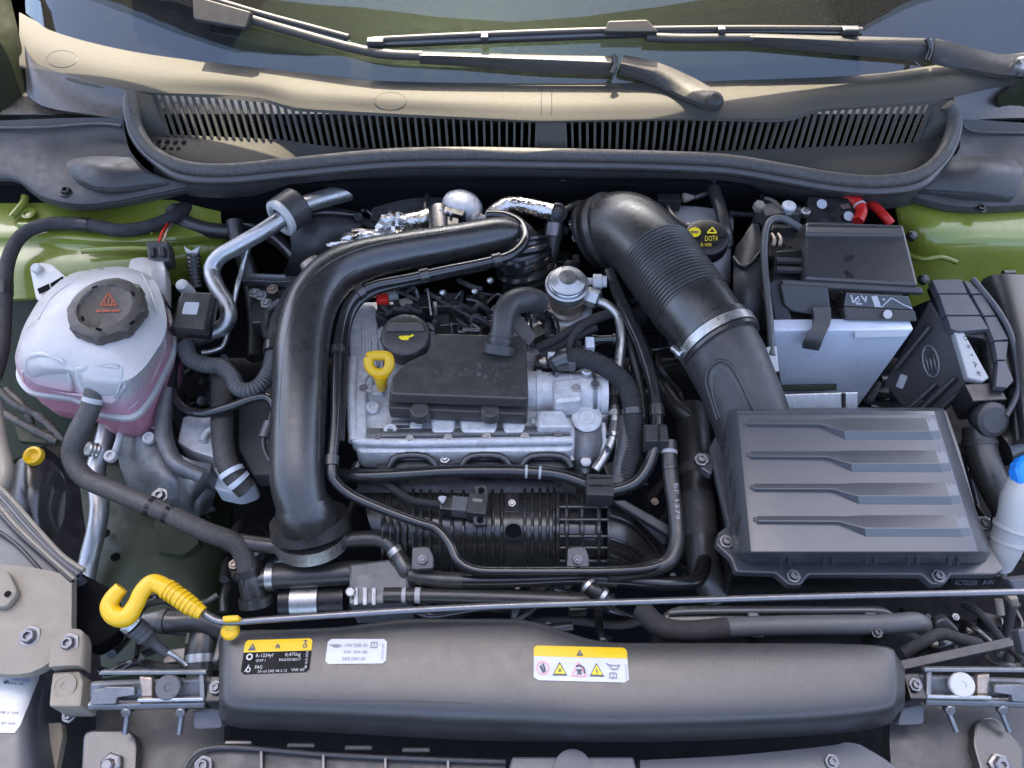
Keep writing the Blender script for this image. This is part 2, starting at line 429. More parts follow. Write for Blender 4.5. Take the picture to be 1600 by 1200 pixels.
def sticker(name, q, objs, m, parent, off=0.0008, rnd=(0.05, 0.12), nu=14, nv=8, uv=(0, 0, 1, 1), corners='tlbr'):
    xy = []; fs = []
    for j in range(nv + 1):
        v = j / nv; e = 0
        for s in (('t', v), ('b', 1 - v)):
            if s[0] in corners and s[1] < rnd[1]:
                t = 1 - s[1] / rnd[1]; e = rnd[0] * (1 - math.sqrt(max(0, 1 - t * t)))
        for i in range(nu + 1):
            u = e + (1 - 2 * e) * i / nu
            xy.append(bil(q, uv[0] + (uv[2] - uv[0]) * u, uv[1] + (uv[3] - uv[1]) * v))
    for j in range(nv):
        for i in range(nu):
            a = j * (nu + 1) + i; fs.append((a, a + 1, a + nu + 2, a + nu + 1))
    return print_mesh(name, xy, fs, objs, m, parent, off)
def shape(name, q, polys, objs, m, parent, off=0.0014):
    """polys in label u, v"""
    xy = []; fs = []
    for pl in polys:
        b = len(xy); xy += [bil(q, u, v) for u, v in pl]; fs.append(tuple(range(b, b + len(pl))))
    return print_mesh(name, xy, fs, objs, m, parent, off)
TXT = {}
def text2d(s):
    if s not in TXT:
        cu = bpy.data.curves.new('t', 'FONT'); cu.body = s; cu.size = 1; cu.resolution_u = 2
        o = bpy.data.objects.new('t', cu); COL.objects.link(o)
        dg = bpy.context.evaluated_depsgraph_get(); me = o.evaluated_get(dg).to_mesh()
        V = [(v.co.x, v.co.y) for v in me.vertices]; Fc = [tuple(p.vertices) for p in me.polygons]
        o.evaluated_get(dg).to_mesh_clear()
        bpy.data.objects.remove(o); bpy.data.curves.remove(cu)
        xs = [v[0] for v in V] or [0, 1]; TXT[s] = (V, Fc, max(xs))
    return TXT[s]
def write(s, q, u0, u1, v, hv, objs, m, parent, off=0.0014, name='printed_text', vert=False):
    """text s between u0 and u1, baseline v, cap height hv (label coordinates)"""
    V, Fc, W = text2d(s)
    if vert: xy = [bil(q, v + y * hv / 0.7, u0 + (u1 - u0) * (x / W)) for x, y in V]
    else: xy = [bil(q, u0 + (u1 - u0) * x / W, v - y * hv / 0.7) for x, y in V]
    return print_mesh(name, xy, Fc, objs, m, parent, off)
def ringpoly(cx, cy, rx, ry, w_, n=20):
    out = []
    for k in range(n):
        a, b = 2 * math.pi * k / n, 2 * math.pi * (k + 1) / n
        out.append([(cx + rx * math.cos(a), cy + ry * math.sin(a)), (cx + rx * math.cos(b), cy + ry * math.sin(b)), (cx + rx * (1 - w_) * math.cos(b), cy + ry * (1 - w_) * math.sin(b)), (cx + rx * (1 - w_) * math.cos(a), cy + ry * (1 - w_) * math.sin(a))])
    return out
def line(u0, v0, u1, v1, w_, asp=1.0):
    dx, dy = (u1 - u0) * asp, v1 - v0; L = math.hypot(dx, dy) or 1; nx, ny = -dy / L * w_ / 2 / asp, dx / L * w_ / 2
    return [(u0 + nx, v0 + ny), (u1 + nx, v1 + ny), (u1 - nx, v1 - ny), (u0 - nx, v0 - ny)]

# ================================================================== SETTING
def sheet(name, pts, dep, m, **kw):
    o = slab(name, [Vector(p) for p in pts], dep, m, None, bev=0.001, rad=0, **kw); o['kind'] = 'structure'; return o
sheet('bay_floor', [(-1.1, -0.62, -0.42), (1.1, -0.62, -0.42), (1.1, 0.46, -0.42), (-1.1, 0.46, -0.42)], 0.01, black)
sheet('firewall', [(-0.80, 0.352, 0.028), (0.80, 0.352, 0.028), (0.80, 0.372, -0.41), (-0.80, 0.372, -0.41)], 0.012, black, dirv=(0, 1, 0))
# painted body: inner fenders
fl = thing('inner_fender', 'bright olive green painted inner fender behind the white coolant tank', 'fender panel', P(60, 420, -0.1))
loft('panel', [[(-60, 270, .0), (60, 285, .0), (160, 305, .0), (250, 312, .0), (345, 315, -.02)],
               [(-60, 330, -.012), (60, 335, -.012), (160, 340, -.012), (250, 342, -.015), (345, 340, -.03)],
               [(-60, 368, -.018), (60, 366, -.012), (160, 372, -.01), (250, 372, -.014), (350, 362, -.04)],
               [(-60, 384, -.03), (60, 382, -.026), (160, 388, -.024), (250, 386, -.03), (355, 380, -.06)],
               [(-60, 415, -.035), (60, 415, -.032), (160, 412, -.03), (250, 408, -.035), (335, 400, -.07)],
               [(-60, 470, -.06), (60, 465, -.055), (160, 455, -.055), (250, 445, -.07), (290, 440, -.10)]], paint, fl, kr=4)
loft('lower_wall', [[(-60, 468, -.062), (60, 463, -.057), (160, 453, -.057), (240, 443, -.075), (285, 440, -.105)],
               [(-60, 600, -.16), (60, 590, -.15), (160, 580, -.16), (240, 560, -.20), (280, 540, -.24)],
               [(-60, 760, -.24), (60, 700, -.22), (160, 660, -.22), (240, 640, -.26), (280, 620, -.30)]], paint_d, fl, kr=4)  # same green panel, shade of the deep wall painted by the darker tone
for (a, b) in (((128, 392, -.012), (268, 390, -.016)), ((30, 352, -.006), (240, 362, -.006))):
    tube('pressed_ridge', [a, ((a[0] + b[0]) / 2, (a[1] + b[1]) / 2 - 3, a[2]), b], 5, paint, fl)
tube('pressed_ridge', [(18, 340, -.004), (36, 318, .0), (40, 305, .004)], 6, paint, fl)
lpx('grommet', 45, 334, -.006, (0, -.1, 1), [(11, 0), (11, 2), (7, 3), (6, -2)], paint, fl)
# olive fender gutter at the far left, its shade painted as near-black colour
gu = tag(loft('fender_gutter', [[(-80, -60, .17), (-20, -40, .17), (14, -10, .16)], [(-80, 60, .13), (-10, 60, .13), (30, 60, .12)], [(-80, 160, .08), (0, 160, .07), (45, 150, .06)], [(-80, 240, .02), (10, 230, .02), (60, 215, .02)]], edge_shade), 'olive fender edge with painted-in shade in the top left corner beside the windshield', 'fender edge')
gr = tag(loft('fender_gutter', [[(1560, 150, .10), (1620, 110, .12), (1700, 100, .12)], [(1560, 190, .06), (1620, 170, .08), (1700, 170, .08)]], edge_shade), 'dark fender edge at the right border below the wiper pivot', 'fender edge')
fr_ = thing('inner_fender', 'bright olive green painted inner fender behind the battery and fuse box', 'fender panel', P(1520, 380, -0.1))
loft('panel', [[(1395, 300, .01), (1450, 310, .012), (1520, 322, .012), (1600, 318, .012), (1680, 310, .012)],
               [(1405, 345, -.012), (1450, 352, .006), (1520, 348, .006), (1600, 345, .006), (1680, 340, .006)],
               [(1415, 380, -.035), (1450, 378, -.01), (1520, 366, .0), (1600, 366, .0), (1680, 366, .0)],
               [(1420, 420, -.06), (1460, 400, -.03), (1520, 385, -.012), (1600, 385, -.012), (1680, 385, -.012)],
               [(1420, 480, -.12), (1470, 460, -.09), (1530, 440, -.07), (1600, 440, -.07), (1680, 440, -.07)]], paint, fr_, kr=4)
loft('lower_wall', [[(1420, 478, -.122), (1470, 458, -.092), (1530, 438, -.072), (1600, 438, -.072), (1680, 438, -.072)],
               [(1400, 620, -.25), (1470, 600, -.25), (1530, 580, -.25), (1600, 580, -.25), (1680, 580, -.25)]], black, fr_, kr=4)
lpx('pressed_dome', 1436, 362, -.03, (-.2, -.25, 1), [(30, 0), (30, 4), (25, 14), (14, 19), (5, 20)], paint, fr_)
tube('pressed_ridge', [(1410, 395, -.03), (1440, 405, -.02), (1470, 402, -.016), (1495, 410, -.02)], 4, paint, fr_)
# longitudinal rail at the left, in the olive with shade painted in
rl = thing('frame_rail', 'dark olive frame rail below the hoses at left', 'frame rail', P(250, 850, -.3))
loft('rail_top', [[(120, 720, -.22), (200, 730, -.21), (300, 740, -.22), (350, 720, -.25)], [(130, 800, -.22), (210, 795, -.20), (300, 800, -.20), (360, 800, -.24)],
                  [(140, 870, -.22), (215, 860, -.19), (300, 850, -.19), (352, 850, -.22)], [(150, 960, -.22), (225, 945, -.20), (310, 930, -.20), (352, 930, -.24)], [(160, 1060, -.24), (235, 1050, -.22), (315, 1040, -.22), (360, 1040, -.26)]], paint_d, rl, thick=0.02)
prism('gusset', [(205, 760), (330, 770), (322, 800), (215, 798)], -.185, .03, paint_d, rl)
prism('bracket_plate', [(240, 810), (315, 800), (310, 850), (285, 868), (245, 862)], -.178, .02, paint_d, rl)
for x, y in ((165, 833), (180, 870), (290, 795)):
    lpx('hole', x, y, -.198, (0, 0, 1), [(7, -1), (7, 0.6), (5, 0.8)], black, rl, n=14)
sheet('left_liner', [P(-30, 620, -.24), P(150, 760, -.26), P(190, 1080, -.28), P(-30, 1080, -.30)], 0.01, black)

# ================================================================== HOOD, GLASS, COWL
hd = thing('hood', 'raised olive green hood shading the bay, mirrored in the windshield', 'hood', (0, .520, .262))
ha = math.radians(70); hl = 1.0
def hp(x, s, o=0.0): return Vector((x, .520 - s * math.cos(ha) - o * math.sin(ha), .262 + s * math.sin(ha) - o * math.cos(ha)))
V = []; Fc = []; NX, NS = 16, 10
for off_ in (0.0, 0.02):
    for j in range(NS + 1):
        for i in range(NX + 1):
            u = i / NX * 2 - 1; s = hl * j / NS
            wdt = .95 - .20 * (s / hl) ** 2
            crown = -.03 * (u * u)
            V.append(hp(u * wdt, s - .05 * u * u * (1 if j == NS else 0), off_) + Vector((0, .20 * abs(u) ** 1.5 * max(0, 1 - s / hl * 1.6), 0)))
n1 = (NX + 1) * (NS + 1)
for j in range(NS):
    for i in range(NX):
        a = j * (NX + 1) + i
        Fc.append((a, a + 1, a + NX + 2, a + NX + 1)); Fc.append((n1 + a + NX + 1, n1 + a + NX + 2, n1 + a + 1, n1 + a))
for j in range(NS):
    for i in (0, NX):
        a = j * (NX + 1) + i; Fc.append((a, a + NX + 1, n1 + a + NX + 1, n1 + a))
for i in range(NX):
    for j in (0, NS):
        a = j * (NX + 1) + i; Fc.append((a, a + 1, n1 + a + 1, n1 + a))
mk('outer_panel', V, Fc, paint, hd)
V = []; Fc = []
for j in range(NS + 1):
    for i in range(NX + 1):
        u = i / NX * 2 - 1; s = .03 + (hl - .08) * j / NS
        V.append(hp(u * (.91 - .20 * (s / hl) ** 2), s, .024 + (.012 if 0 < i < NX and 0 < j < NS else 0)) + Vector((0, .20 * abs(u) ** 1.5 * max(0, 1 - s / hl * 1.6), 0)))
for j in range(NS):
    for i in range(NX):
        a = j * (NX + 1) + i; Fc.append((a, a + 1, a + NX + 2, a + NX + 1))
mk('added_dark_layer', V, Fc, light_cut, hd)  # unseen dark layer added for darker reflections and more contrast below

GS = math.tan(math.radians(40.8)); G0 = [(40, 20), (60, 36), (84, 50), (162, 72), (270, 91), (506, 118), (608, 128), (885, 131), (1100, 128), (1345, 118), (1458, 103), (1560, 88), (1640, 78)]
ws = thing('windshield', 'dusty tinted windshield mirroring blue sky above the wipers', 'windshield', P(800, 128, .112))
edge = [Vector(q) for q in catmull([tuple(P(x, y, .112)) for x, y in G0], 4)]
V = []; Fc = []; NR = 8
for k in range(2):
    for j in range(NR + 1):
        for e in edge:
            dy = .34 * j / NR
            V.append(e + Vector((0, dy, dy * GS - .12 * dy * dy)) + (Vector((0, .0032, -.0038)) if k else Vector()))
ne = len(edge); tot = ne * (NR + 1)
for j in range(NR):
    for i in range(ne - 1):
        a = j * ne + i; Fc += [(a, a + 1, a + ne + 1, a + ne), (tot + a + ne, tot + a + ne + 1, tot + a + 1, tot + a)]
for i in range(ne - 1):
    for j in (0, NR): a = j * ne + i; Fc.append((a, a + 1, tot + a + 1, tot + a))
for j in range(NR):
    for i in (0, ne - 1): a = j * ne + i; Fc.append((a, a + ne, tot + a + ne, tot + a))
mk('pane', V, Fc, glass, ws)
db = slab('dashboard', [Vector((-.8, .48, .06)), Vector((.8, .48, .06)), Vector((.8, 1.0, .12)), Vector((-.8, 1.0, .12))], .02, plas_d)
tag(db, 'dark dashboard seen dimly through the lower windshield', 'dashboard')

cw = thing('cowl_grille', 'grey plastic cowl with sunlit top and slotted air grille below the windshield', 'cowl', P(845, 240, .03))
B0 = [(20, 95), (60, 106), (120, 124), (200, 138), (350, 142), (420, 149), (455, 163), (600, 171), (845, 183), (1090, 179), (1230, 180), (1270, 166), (1450, 153), (1530, 140), (1640, 122)]
def lerp_row(rowA, rowB, t, z):
    return None
A1 = [(x, next_y) for x, next_y in []]
def yat(row, x):
    for (x0, y0), (x1, y1) in zip(row, row[1:]):
        if x0 <= x <= x1: return y0 + (y1 - y0) * (x - x0) / (x1 - x0)
    return row[0][1] if x < row[0][0] else row[-1][1]
XS = [30, 60, 90, 130, 180, 240, 300, 360, 410, 440, 470, 530, 600, 700, 780, 845, 920, 1000, 1090, 1160, 1220, 1250, 1275, 1320, 1380, 1450, 1500, 1560, 1640]
rowA = [(x, yat(G0, x) - 1, .1125) for x in XS]
rowM = [(x, yat(G0, x) * .45 + yat(B0, x) * .55, .110) for x in XS]
rowB = [(x, yat(B0, x), .100) for x in XS]
rowC = [(x, yat(B0, x) + 6, .097) for x in XS]
tray = loft('upper_tray', [rowA, rowM, rowB, rowC], cowlm, cw, thick=.003, k=2, kr=3)
# grille: top rail, bottom rail, a slat between each two slots
def gtop(x): return yat([(236, 147), (330, 152), (420, 160), (455, 172), (540, 178), (845, 191), (1060, 187), (1230, 190), (1280, 173), (1460, 163)], x)
def gbot(x): return yat([(255, 210), (330, 213), (440, 218), (540, 230), (845, 238), (1100, 236), (1290, 229), (1440, 222)], x)
zt_, zb_ = .094, .052
slx = []
for x0, x1, b0, b1, n_ in ((239, 840, 262, 838, 50), (882, 1458, 884, 1432, 48)):
    for i in range(n_ + 1):
        t = i / n_; xt, xb = x0 + (x1 - x0) * t, b0 + (b1 - b0) * t
        A, B = P(xt, gtop(xt) - 2, zt_), P(xb, gbot(xb) + 2, zb_)
        wm = M(A, 3.6 if 0 < i < n_ else 6) / 2; sx = Vector((wm, 0, 0)); dn = (B - A).normalized().cross(Vector((1, 0, 0))).normalized()
        if dn.y < 0: dn = -dn
        slab('slat', [A - sx, A + sx, B + sx, B - sx], .008, cowlm, cw, bev=.0006, rad=0, dirv=dn)
loft('grille_top_rail', [[(x, yat(B0, x) + 5, .0975) for x in range(200, 1500, 26)], [(x, gtop(x) + 1, .093) for x in range(200, 1500, 26)]], cowlm, cw, thick=.004, k=2, kr=2, dirv=(0, 1, -.6))
quad3('grille_post', [(838, 184, .0985), (884, 184, .0985), (882, 240, .05), (840, 240, .05)], .012, cowlm, cw, dirv=(0, 1, -.2), rad=.001)
loft('trough_floor', [[(215, 205, .055), (255, 209, .051), (330, 213, .051), (440, 218, .051), (540, 230, .051), (845, 238, .051), (1100, 236, .051), (1290, 229, .051), (1440, 222, .051), (1475, 212, .055)],
                      [(222, 225, .045), (262, 240, .042), (330, 246, .040), (440, 244, .040), (540, 243, .040), (845, 245, .040), (1100, 250, .040), (1290, 262, .040), (1430, 255, .042), (1478, 225, .045)],
                      [(230, 240, .035), (275, 262, .030), (330, 270, .030), (440, 265, .030), (540, 255, .030), (845, 256, .030), (1100, 262, .030), (1290, 285, .030), (1420, 285, .030), (1480, 245, .035)]], cowlm, cw, thick=.003, k=4, kr=3)
loft('end_wall', [[(203, 140, .101), (214, 143, .100), (238, 149, .094)], [(212, 175, .085), (230, 180, .078), (250, 182, .072)], [(222, 212, .05), (240, 212, .051), (262, 211, .051)]], cowlm, cw, k=3, kr=3)
loft('end_wall', [[(1489, 156, .101), (1475, 158, .100), (1458, 163, .094)], [(1484, 185, .085), (1462, 190, .078), (1448, 190, .072)], [(1475, 218, .05), (1455, 220, .051), (1436, 223, .051)]], cowlm, cw, k=3, kr=3)
for sgn, xs in ((1, ((248, 220), (261, 220), (274, 221), (287, 221), (246, 229), (257, 230), (268, 231), (279, 231), (252, 238), (265, 239))), (-1, ((1436, 236), (1424, 236), (1412, 235), (1400, 235), (1438, 244), (1427, 244), (1415, 244), (1436, 252), (1424, 252)))):
    for x, y in xs:
        zz = .0505 - (y - 214) * .00040
        cbox('drain_hole', x, y, zz + .0016, 6, 6, .002, black, cw, bev=.0002)
for cx_, cy_, rr_ in ((610, 158, 25), (97, 92, 24)):
    rp_ = [p for p in [onto([tray], cx_ + rr_ * math.cos(2 * math.pi * i / 28), cy_ + rr_ * .55 * math.sin(2 * math.pi * i / 28), .0002) for i in range(29)] if p]
    V, Fc_ = sweep([(p, .00035) for p in rp_], 6); mk('moulded_ring', V, Fc_, grey, cw)
for sx_ in (846, 862):
    rp_ = [p for p in [onto([tray], sx_, y_, .0002) for y_ in range(138, 180, 5)] if p]
    V, Fc_ = sweep([(p, .0007) for p in rp_], 6); mk('seam', V, Fc_, grey, cw)
# seal
SEAL = [(205, 146, .104), (207, 172, .092), (216, 206, .075), (240, 238, .064), (285, 260, .060), (350, 266, .060), (450, 257, .060), (600, 243, .060), (720, 240, .060), (850, 242, .060), (1000, 245, .060), (1130, 251, .060), (1220, 265, .060), (1300, 279, .060), (1370, 284, .060), (1430, 275, .062), (1466, 250, .066), (1486, 212, .076), (1490, 180, .09), (1482, 163, .103)]
st = thing('hood_seal', 'long black rubber hood seal curving along the cowl front', 'seal', P(850, 270, .02))
tube('bulb', SEAL, 10.5, rub_l, st, n=12, k=10)
tube('lip', [(x + (0 if 300 < x < 1400 else (-5 if x < 800 else 5)), y + (15 if 260 < x < 1450 else 6), z - .010) for x, y, z in SEAL], 8.5, rubber, st, n=12, k=10)
loft('carrier', [[(x, y + 16, z - .014) for x, y, z in SEAL[3:17]], [(x, y + 28, z - .028) for x, y, z in SEAL[3:17]], [(x, y + 40, z - .05) for x, y, z in SEAL[3:17]]], grey, st, thick=.004, k=6, kr=2)
for x, y in ((985, 288), (1020, 290), (880, 286)):
    cbox('carrier_clip', x, y - 4, .028, 14, 5, .004, hosegrey, st)
sc_l = thing('cowl_side_cover', 'grey plastic cowl corner cover over the left green fender', 'cowl cover', P(100, 300, 0))
loft('shell', [[(-60, 190, .075), (10, 188, .075), (60, 186, .075), (120, 184, .075), (192, 184, .078)],
               [(-60, 215, .060), (10, 215, .060), (60, 214, .060), (120, 210, .060), (196, 212, .060)],
               [(-60, 245, .048), (10, 243, .048), (60, 240, .050), (120, 236, .050), (206, 240, .055)],
               [(-60, 275, .036), (10, 272, .038), (60, 275, .04), (140, 288, .042), (240, 272, .045)],
               [(-60, 292, .020), (20, 282, .030), (70, 308, .030), (150, 318, .030), (300, 290, .030)],
               [(-60, 300, .0), (25, 290, .010), (75, 316, .014), (150, 326, .014), (310, 296, .014)]], grey, sc_l, k=4, kr=3)
loft('raised_lobe', [[(115, 248, .056), (150, 244, .058), (205, 246, .060)], [(104, 258, .055), (150, 262, .066), (225, 268, .058)], [(122, 285, .046), (165, 292, .054), (252, 280, .046)], [(150, 298, .036), (190, 300, .038), (262, 286, .040)]], grey, sc_l)
tube('crease', [(-30, 200, .071), (60, 200, .071), (150, 194, .072), (190, 197, .073)], 2.5, grey, sc_l, n=8)
bolt(104, 300, .036, 11, plas_d, sc_l, name='clip')
sk_l = tag(loft('cowl_end_skirt', [[(38, 70, .118), (60, 100, .104), (130, 124, .101), (196, 140, .100)], [(40, 100, .10), (62, 135, .09), (140, 155, .085), (200, 165, .085)], [(42, 150, .075), (75, 168, .075), (150, 180, .075), (205, 190, .075)]], plas), 'dark plastic skirt between the left cowl end and the corner cover', 'cowl cover')
sc_r = thing('cowl_side_cover', 'grey plastic cowl corner cover over the right green fender', 'cowl cover', P(1540, 300, 0))
loft('shell', [[(1502, 186, .078), (1540, 188, .076), (1600, 192, .075), (1660, 196, .075)],
               [(1500, 212, .062), (1540, 216, .060), (1600, 222, .060), (1660, 226, .060)],
               [(1495, 240, .055), (1540, 240, .050), (1600, 250, .050), (1660, 256, .048)],
               [(1450, 272, .045), (1510, 285, .040), (1590, 290, .040), (1660, 290, .040)],
               [(1400, 298, .030), (1480, 320, .028), (1560, 322, .028), (1660, 316, .026)],
               [(1390, 303, .014), (1480, 328, .012), (1560, 330, .012), (1660, 322, .012)]], grey, sc_r, k=4, kr=3)
loft('raised_lobe', [[(1490, 246, .060), (1540, 244, .058), (1585, 250, .056)], [(1470, 268, .058), (1540, 264, .068), (1598, 268, .056)], [(1440, 290, .044), (1520, 296, .052), (1590, 300, .044)], [(1440, 298, .038), (1520, 310, .036), (1580, 312, .036)]], grey, sc_r)
tube('crease', [(1505, 196, .074), (1525, 206, .068), (1600, 208, .068), (1660, 210, .068)], 2.5, grey, sc_r, n=8)
bolt(1532, 326, .026, 9, plas_d, sc_r, name='clip')
tag(loft('cowl_end_skirt', [[(1490, 152, .100), (1540, 140, .101), (1600, 132, .102), (1660, 126, .103)], [(1492, 172, .088), (1540, 160, .088), (1600, 152, .088), (1660, 148, .088)], [(1495, 192, .074), (1540, 186, .074), (1600, 184, .074), (1660, 184, .074)]], plas), 'dark plastic skirt between the right cowl end and the corner cover', 'cowl cover')

# wipers
wgrp = 'wipers parked at the base of the windshield'
pane_ = [c for c in ws.children if c.name.startswith('pane')][0]
def gz(x, y, h):
    p = onto([pane_, tray], min(max(x, 45), 1590), max(y, -60), 0)
    return (x, y, (p.z if p else .112) + h)
wp = thing('wiper', 'left-hand grey wiper, its pivot standing on the middle of the cowl', 'wiper', P(1115, 160, .11), wgrp)
loft('arm_head', [[gz(1126, 146, .009), gz(1085, 122, .009), gz(1030, 98, .009), gz(975, 86, .009)], [gz(1122, 157, .013), gz(1080, 138, .013), gz(1024, 113, .013), gz(970, 99, .013)], [gz(1108, 166, .008), gz(1070, 151, .008), gz(1018, 126, .008), gz(968, 111, .008)]], wiperm, wp, thick=.006, k=4, kr=3)
lpx('pivot_cap', 1116, 157, .138, (0, -.3, 1), [(15, -8), (15, 0), (13, 5), (7, 8)], wiperm, wp)
loft('arm', [[gz(966, 88, .009), gz(850, 86, .009), gz(720, 82, .009), gz(655, 80, .009)], [gz(964, 98, .013), gz(850, 93, .013), gz(720, 88, .013), gz(655, 86, .013)], [gz(962, 112, .008), gz(850, 108, .008), gz(720, 98, .008), gz(655, 94, .008)]], wiperm, wp, thick=.006, k=4, kr=3)
tube('spring_hook', [gz(958, 86, .015), gz(962, 100, .015), gz(956, 115, .015)], 4, plas_g, wp, n=10)
tube('arm_rod', [gz(660, 87, .009), gz(600, 84, .009), gz(540, 72, .009), gz(440, 44, .009), gz(380, 26, .009)], 7.5, wiperm, wp)
tube('blade', [gz(540, 64, .006), gz(470, 45, .006), gz(400, 26, .006), gz(300, -4, .006), gz(200, -40, .006)], 8, plas, wp)
tube('blade_spoiler', [gz(545, 58, .010), gz(470, 38, .010), gz(400, 19, .010), gz(300, -12, .010), gz(200, -48, .010)], 4.5, wiperm, wp)
quad3('blade_connector', [gz(300, -8, .017), gz(392, 18, .017), gz(384, 44, .017), gz(302, 30, .017)], .012, wiperm, wp)
wp2 = thing('wiper', 'right-hand grey wiper with its pivot at the right edge of the windshield', 'wiper', P(1590, 110, .11), wgrp)
loft('arm_head', [[gz(1600, 84, .009), gz(1560, 84, .009), gz(1510, 72, .009), gz(1462, 60, .009)], [gz(1602, 100, .013), gz(1560, 98, .013), gz(1510, 88, .013), gz(1460, 76, .013)], [gz(1600, 118, .008), gz(1560, 116, .008), gz(1510, 106, .008), gz(1458, 94, .008)]], wiperm, wp2, thick=.006, k=4, kr=3)
lpx('pivot_cap', 1597, 102, .142, (0, -.3, 1), [(15, -8), (15, 0), (13, 5), (7, 8)], steel, wp2)
loft('arm', [[gz(1456, 60, .009), gz(1350, 57, .009), gz(1240, 54, .009), gz(1172, 52, .009)], [gz(1454, 74, .013), gz(1350, 66, .013), gz(1240, 60, .013), gz(1172, 58, .013)], [gz(1452, 92, .008), gz(1350, 82, .008), gz(1240, 72, .008), gz(1172, 66, .008)]], wiperm, wp2, thick=.006, k=4, kr=3)
tube('spring_hook', [gz(1448, 60, .015), gz(1454, 76, .015), gz(1448, 95, .015)], 4, plas_g, wp2, n=10)
tube('arm_rod', [gz(1176, 60, .009), gz(1120, 60, .009), gz(1060, 60, .009), gz(1010, 58, .009)], 7, wiperm, wp2)
tube('blade', [gz(576, 68, .004), gz(700, 63, .004), gz(850, 57, .004), gz(985, 52, .004), gz(1150, 48, .004), gz(1345, 50, .004)], 7.5, plas, wp2)
tube('blade_spoiler', [gz(582, 62, .008), gz(700, 56, .008), gz(850, 50, .008), gz(985, 46, .008), gz(1150, 44, .008), gz(1340, 45, .008)], 4.5, wiperm, wp2)
for x, y in ((586, 66), (757, 59), (1128, 47), (1330, 48)):
    cbox('blade_clip', x, y - 5, gz(x, y - 5, .012)[2], 12 if x > 600 and x < 1300 else 26, 13, .008, plas, wp2)
quad3('blade_connector', [gz(950, 32, .017), gz(1012, 30, .017), gz(1030, 50, .017), gz(945, 50, .017)], .014, wiperm, wp2)

# ================================================================== LEFT SIDE
ct = thing('coolant_reservoir', 'milky white coolant expansion tank with pink coolant and black screw cap', 'coolant tank', P(150, 560, -.12))
SE = [(24, 588), (42, 616), (122, 626), (146, 650), (212, 657), (240, 622), (273, 556), (276, 528), (262, 476), (238, 452), (190, 440), (120, 446), (72, 486), (40, 540)]
seam = fillet([P(x, y, -.045) for x, y in SE], .02, 4)
cen = P(160, 500, .03)
def ring_of(pts, s, dz, c=None, sh=(0, 0)):
    c0 = sum(pts, Vector()) / len(pts)
    return [Vector((c0.x + (p.x - c0.x) * s + sh[0], c0.y + (p.y - c0.y) * s + sh[1], p.z + dz)) for p in pts]
def shell(name, rings, m, parent, ang=50):
    n = len(rings[0]); V = [q for r in rings for q in r]; Fc = [tuple(range(n))[::-1], tuple((len(rings) - 1) * n + k for k in range(n))]
    for i in range(len(rings) - 1):
        for k in range(n): Fc.append((i * n + k, i * n + (k + 1) % n, (i + 1) * n + (k + 1) % n, (i + 1) * n + k))
    return mk(name, V, Fc, m, parent, ang)
shell('lower_shell', [ring_of(seam, .80, -.07), ring_of(seam, .90, -.062), ring_of(seam, .95, -.035), ring_of(seam, .965, -.004)], pink_t, ct)
shell('seam_flange', [ring_of(seam, .97, -.006), ring_of(seam, 1.01, -.004), ring_of(seam, 1.01, .002), ring_of(seam, .97, .004)], white_t, ct)
SH = [(52, 545), (72, 572), (122, 580), (140, 590), (200, 596), (226, 575), (256, 530), (262, 505), (254, 462), (240, 432), (200, 417), (118, 432), (72, 472), (52, 515)]
shd = fillet([P(x, y, .026) for x, y in SH], .02, 4)
s0 = ring_of(seam, .966, .003)
def mixr(t, tz): return [Vector((a.x + (b.x - a.x) * t, a.y + (b.y - a.y) * t, a.z + (b.z - a.z) * tz)) for a, b in zip(s0, shd)]
up_ = shell('upper_shell', [s0, mixr(.06, .22), mixr(.18, .45), mixr(.38, .68), mixr(.66, .87), mixr(1, 1), ring_of(shd, .86, .007), ring_of(shd, .66, .013), ring_of(shd, .40, .016)], mk_t, ct)
def plate_on(name, xy, obj, off, dep, m, parent, **kw):
    return slab(name, [onto([obj], x, y, off) for x, y in xy], dep, m, parent, **kw)
plate_on('front_buttress', [(116, 574), (186, 572), (196, 600), (180, 630), (140, 622), (124, 604)], up_, .004, .010, mk_t, ct, rad=.008, bev=.003)
plate_on('front_step', [(44, 556), (66, 552), (106, 566), (114, 592), (118, 612), (60, 600), (38, 580)], up_, .004, .010, mk_t, ct, rad=.010, bev=.003)

capax = (.0, -.10, 1)
capb = mat('brown_black_cap', (0.042, 0.033, 0.026), 0.42, bump=0.12, dust=0.15, speck=0.4)
cp = lpx('cap', 172, 490, .046, capax, [(50, -6), (56, -4), (58, 0), (58, 14), (56, 18), (51, 20), (42, 20), (40, 17), (38, 16.5), (8, 16.5)], capb, ct, n=72, lobes=8, lamp=.035, lz=(-.01, .0145))
q = [(110, 440), (230, 440), (230, 530), (110, 530)]
capq = [(112, 444), (228, 444), (228, 524), (112, 524)]
tri = [(.50, .20), (.60, .42), (.40, .42)]
shape('warning_print', capq, [line(.50, .18, .61, .42, .03, 1.3), line(.61, .42, .39, .42, .03, 1.3), line(.39, .42, .50, .18, .03, 1.3), line(.45, .40, .45, .30, .025, 1.3), line(.50, .40, .50, .27, .03, 1.3), line(.55, .40, .55, .30, .025, 1.3)], [cp], inkr, cp, .0008)
shape('warning_print', capq, [[(.33, .51), (.40, .50), (.40, .55), (.33, .56)], [(.415, .50), (.52, .50), (.52, .55), (.415, .55)], [(.535, .50), (.66, .50), (.66, .54), (.535, .55)]], [cp], inkr, cp, .0008)
for i, a in enumerate((38, 118, 208, 250, 320)):
    x, y = 170 + 47 * math.cos(math.radians(a)), 478 - 36 * math.sin(math.radians(a))
    cbox('grip_slot', x, y + 2, .0655, 9, 4, .002, black, cp, rz=a - 90, bev=.0003)
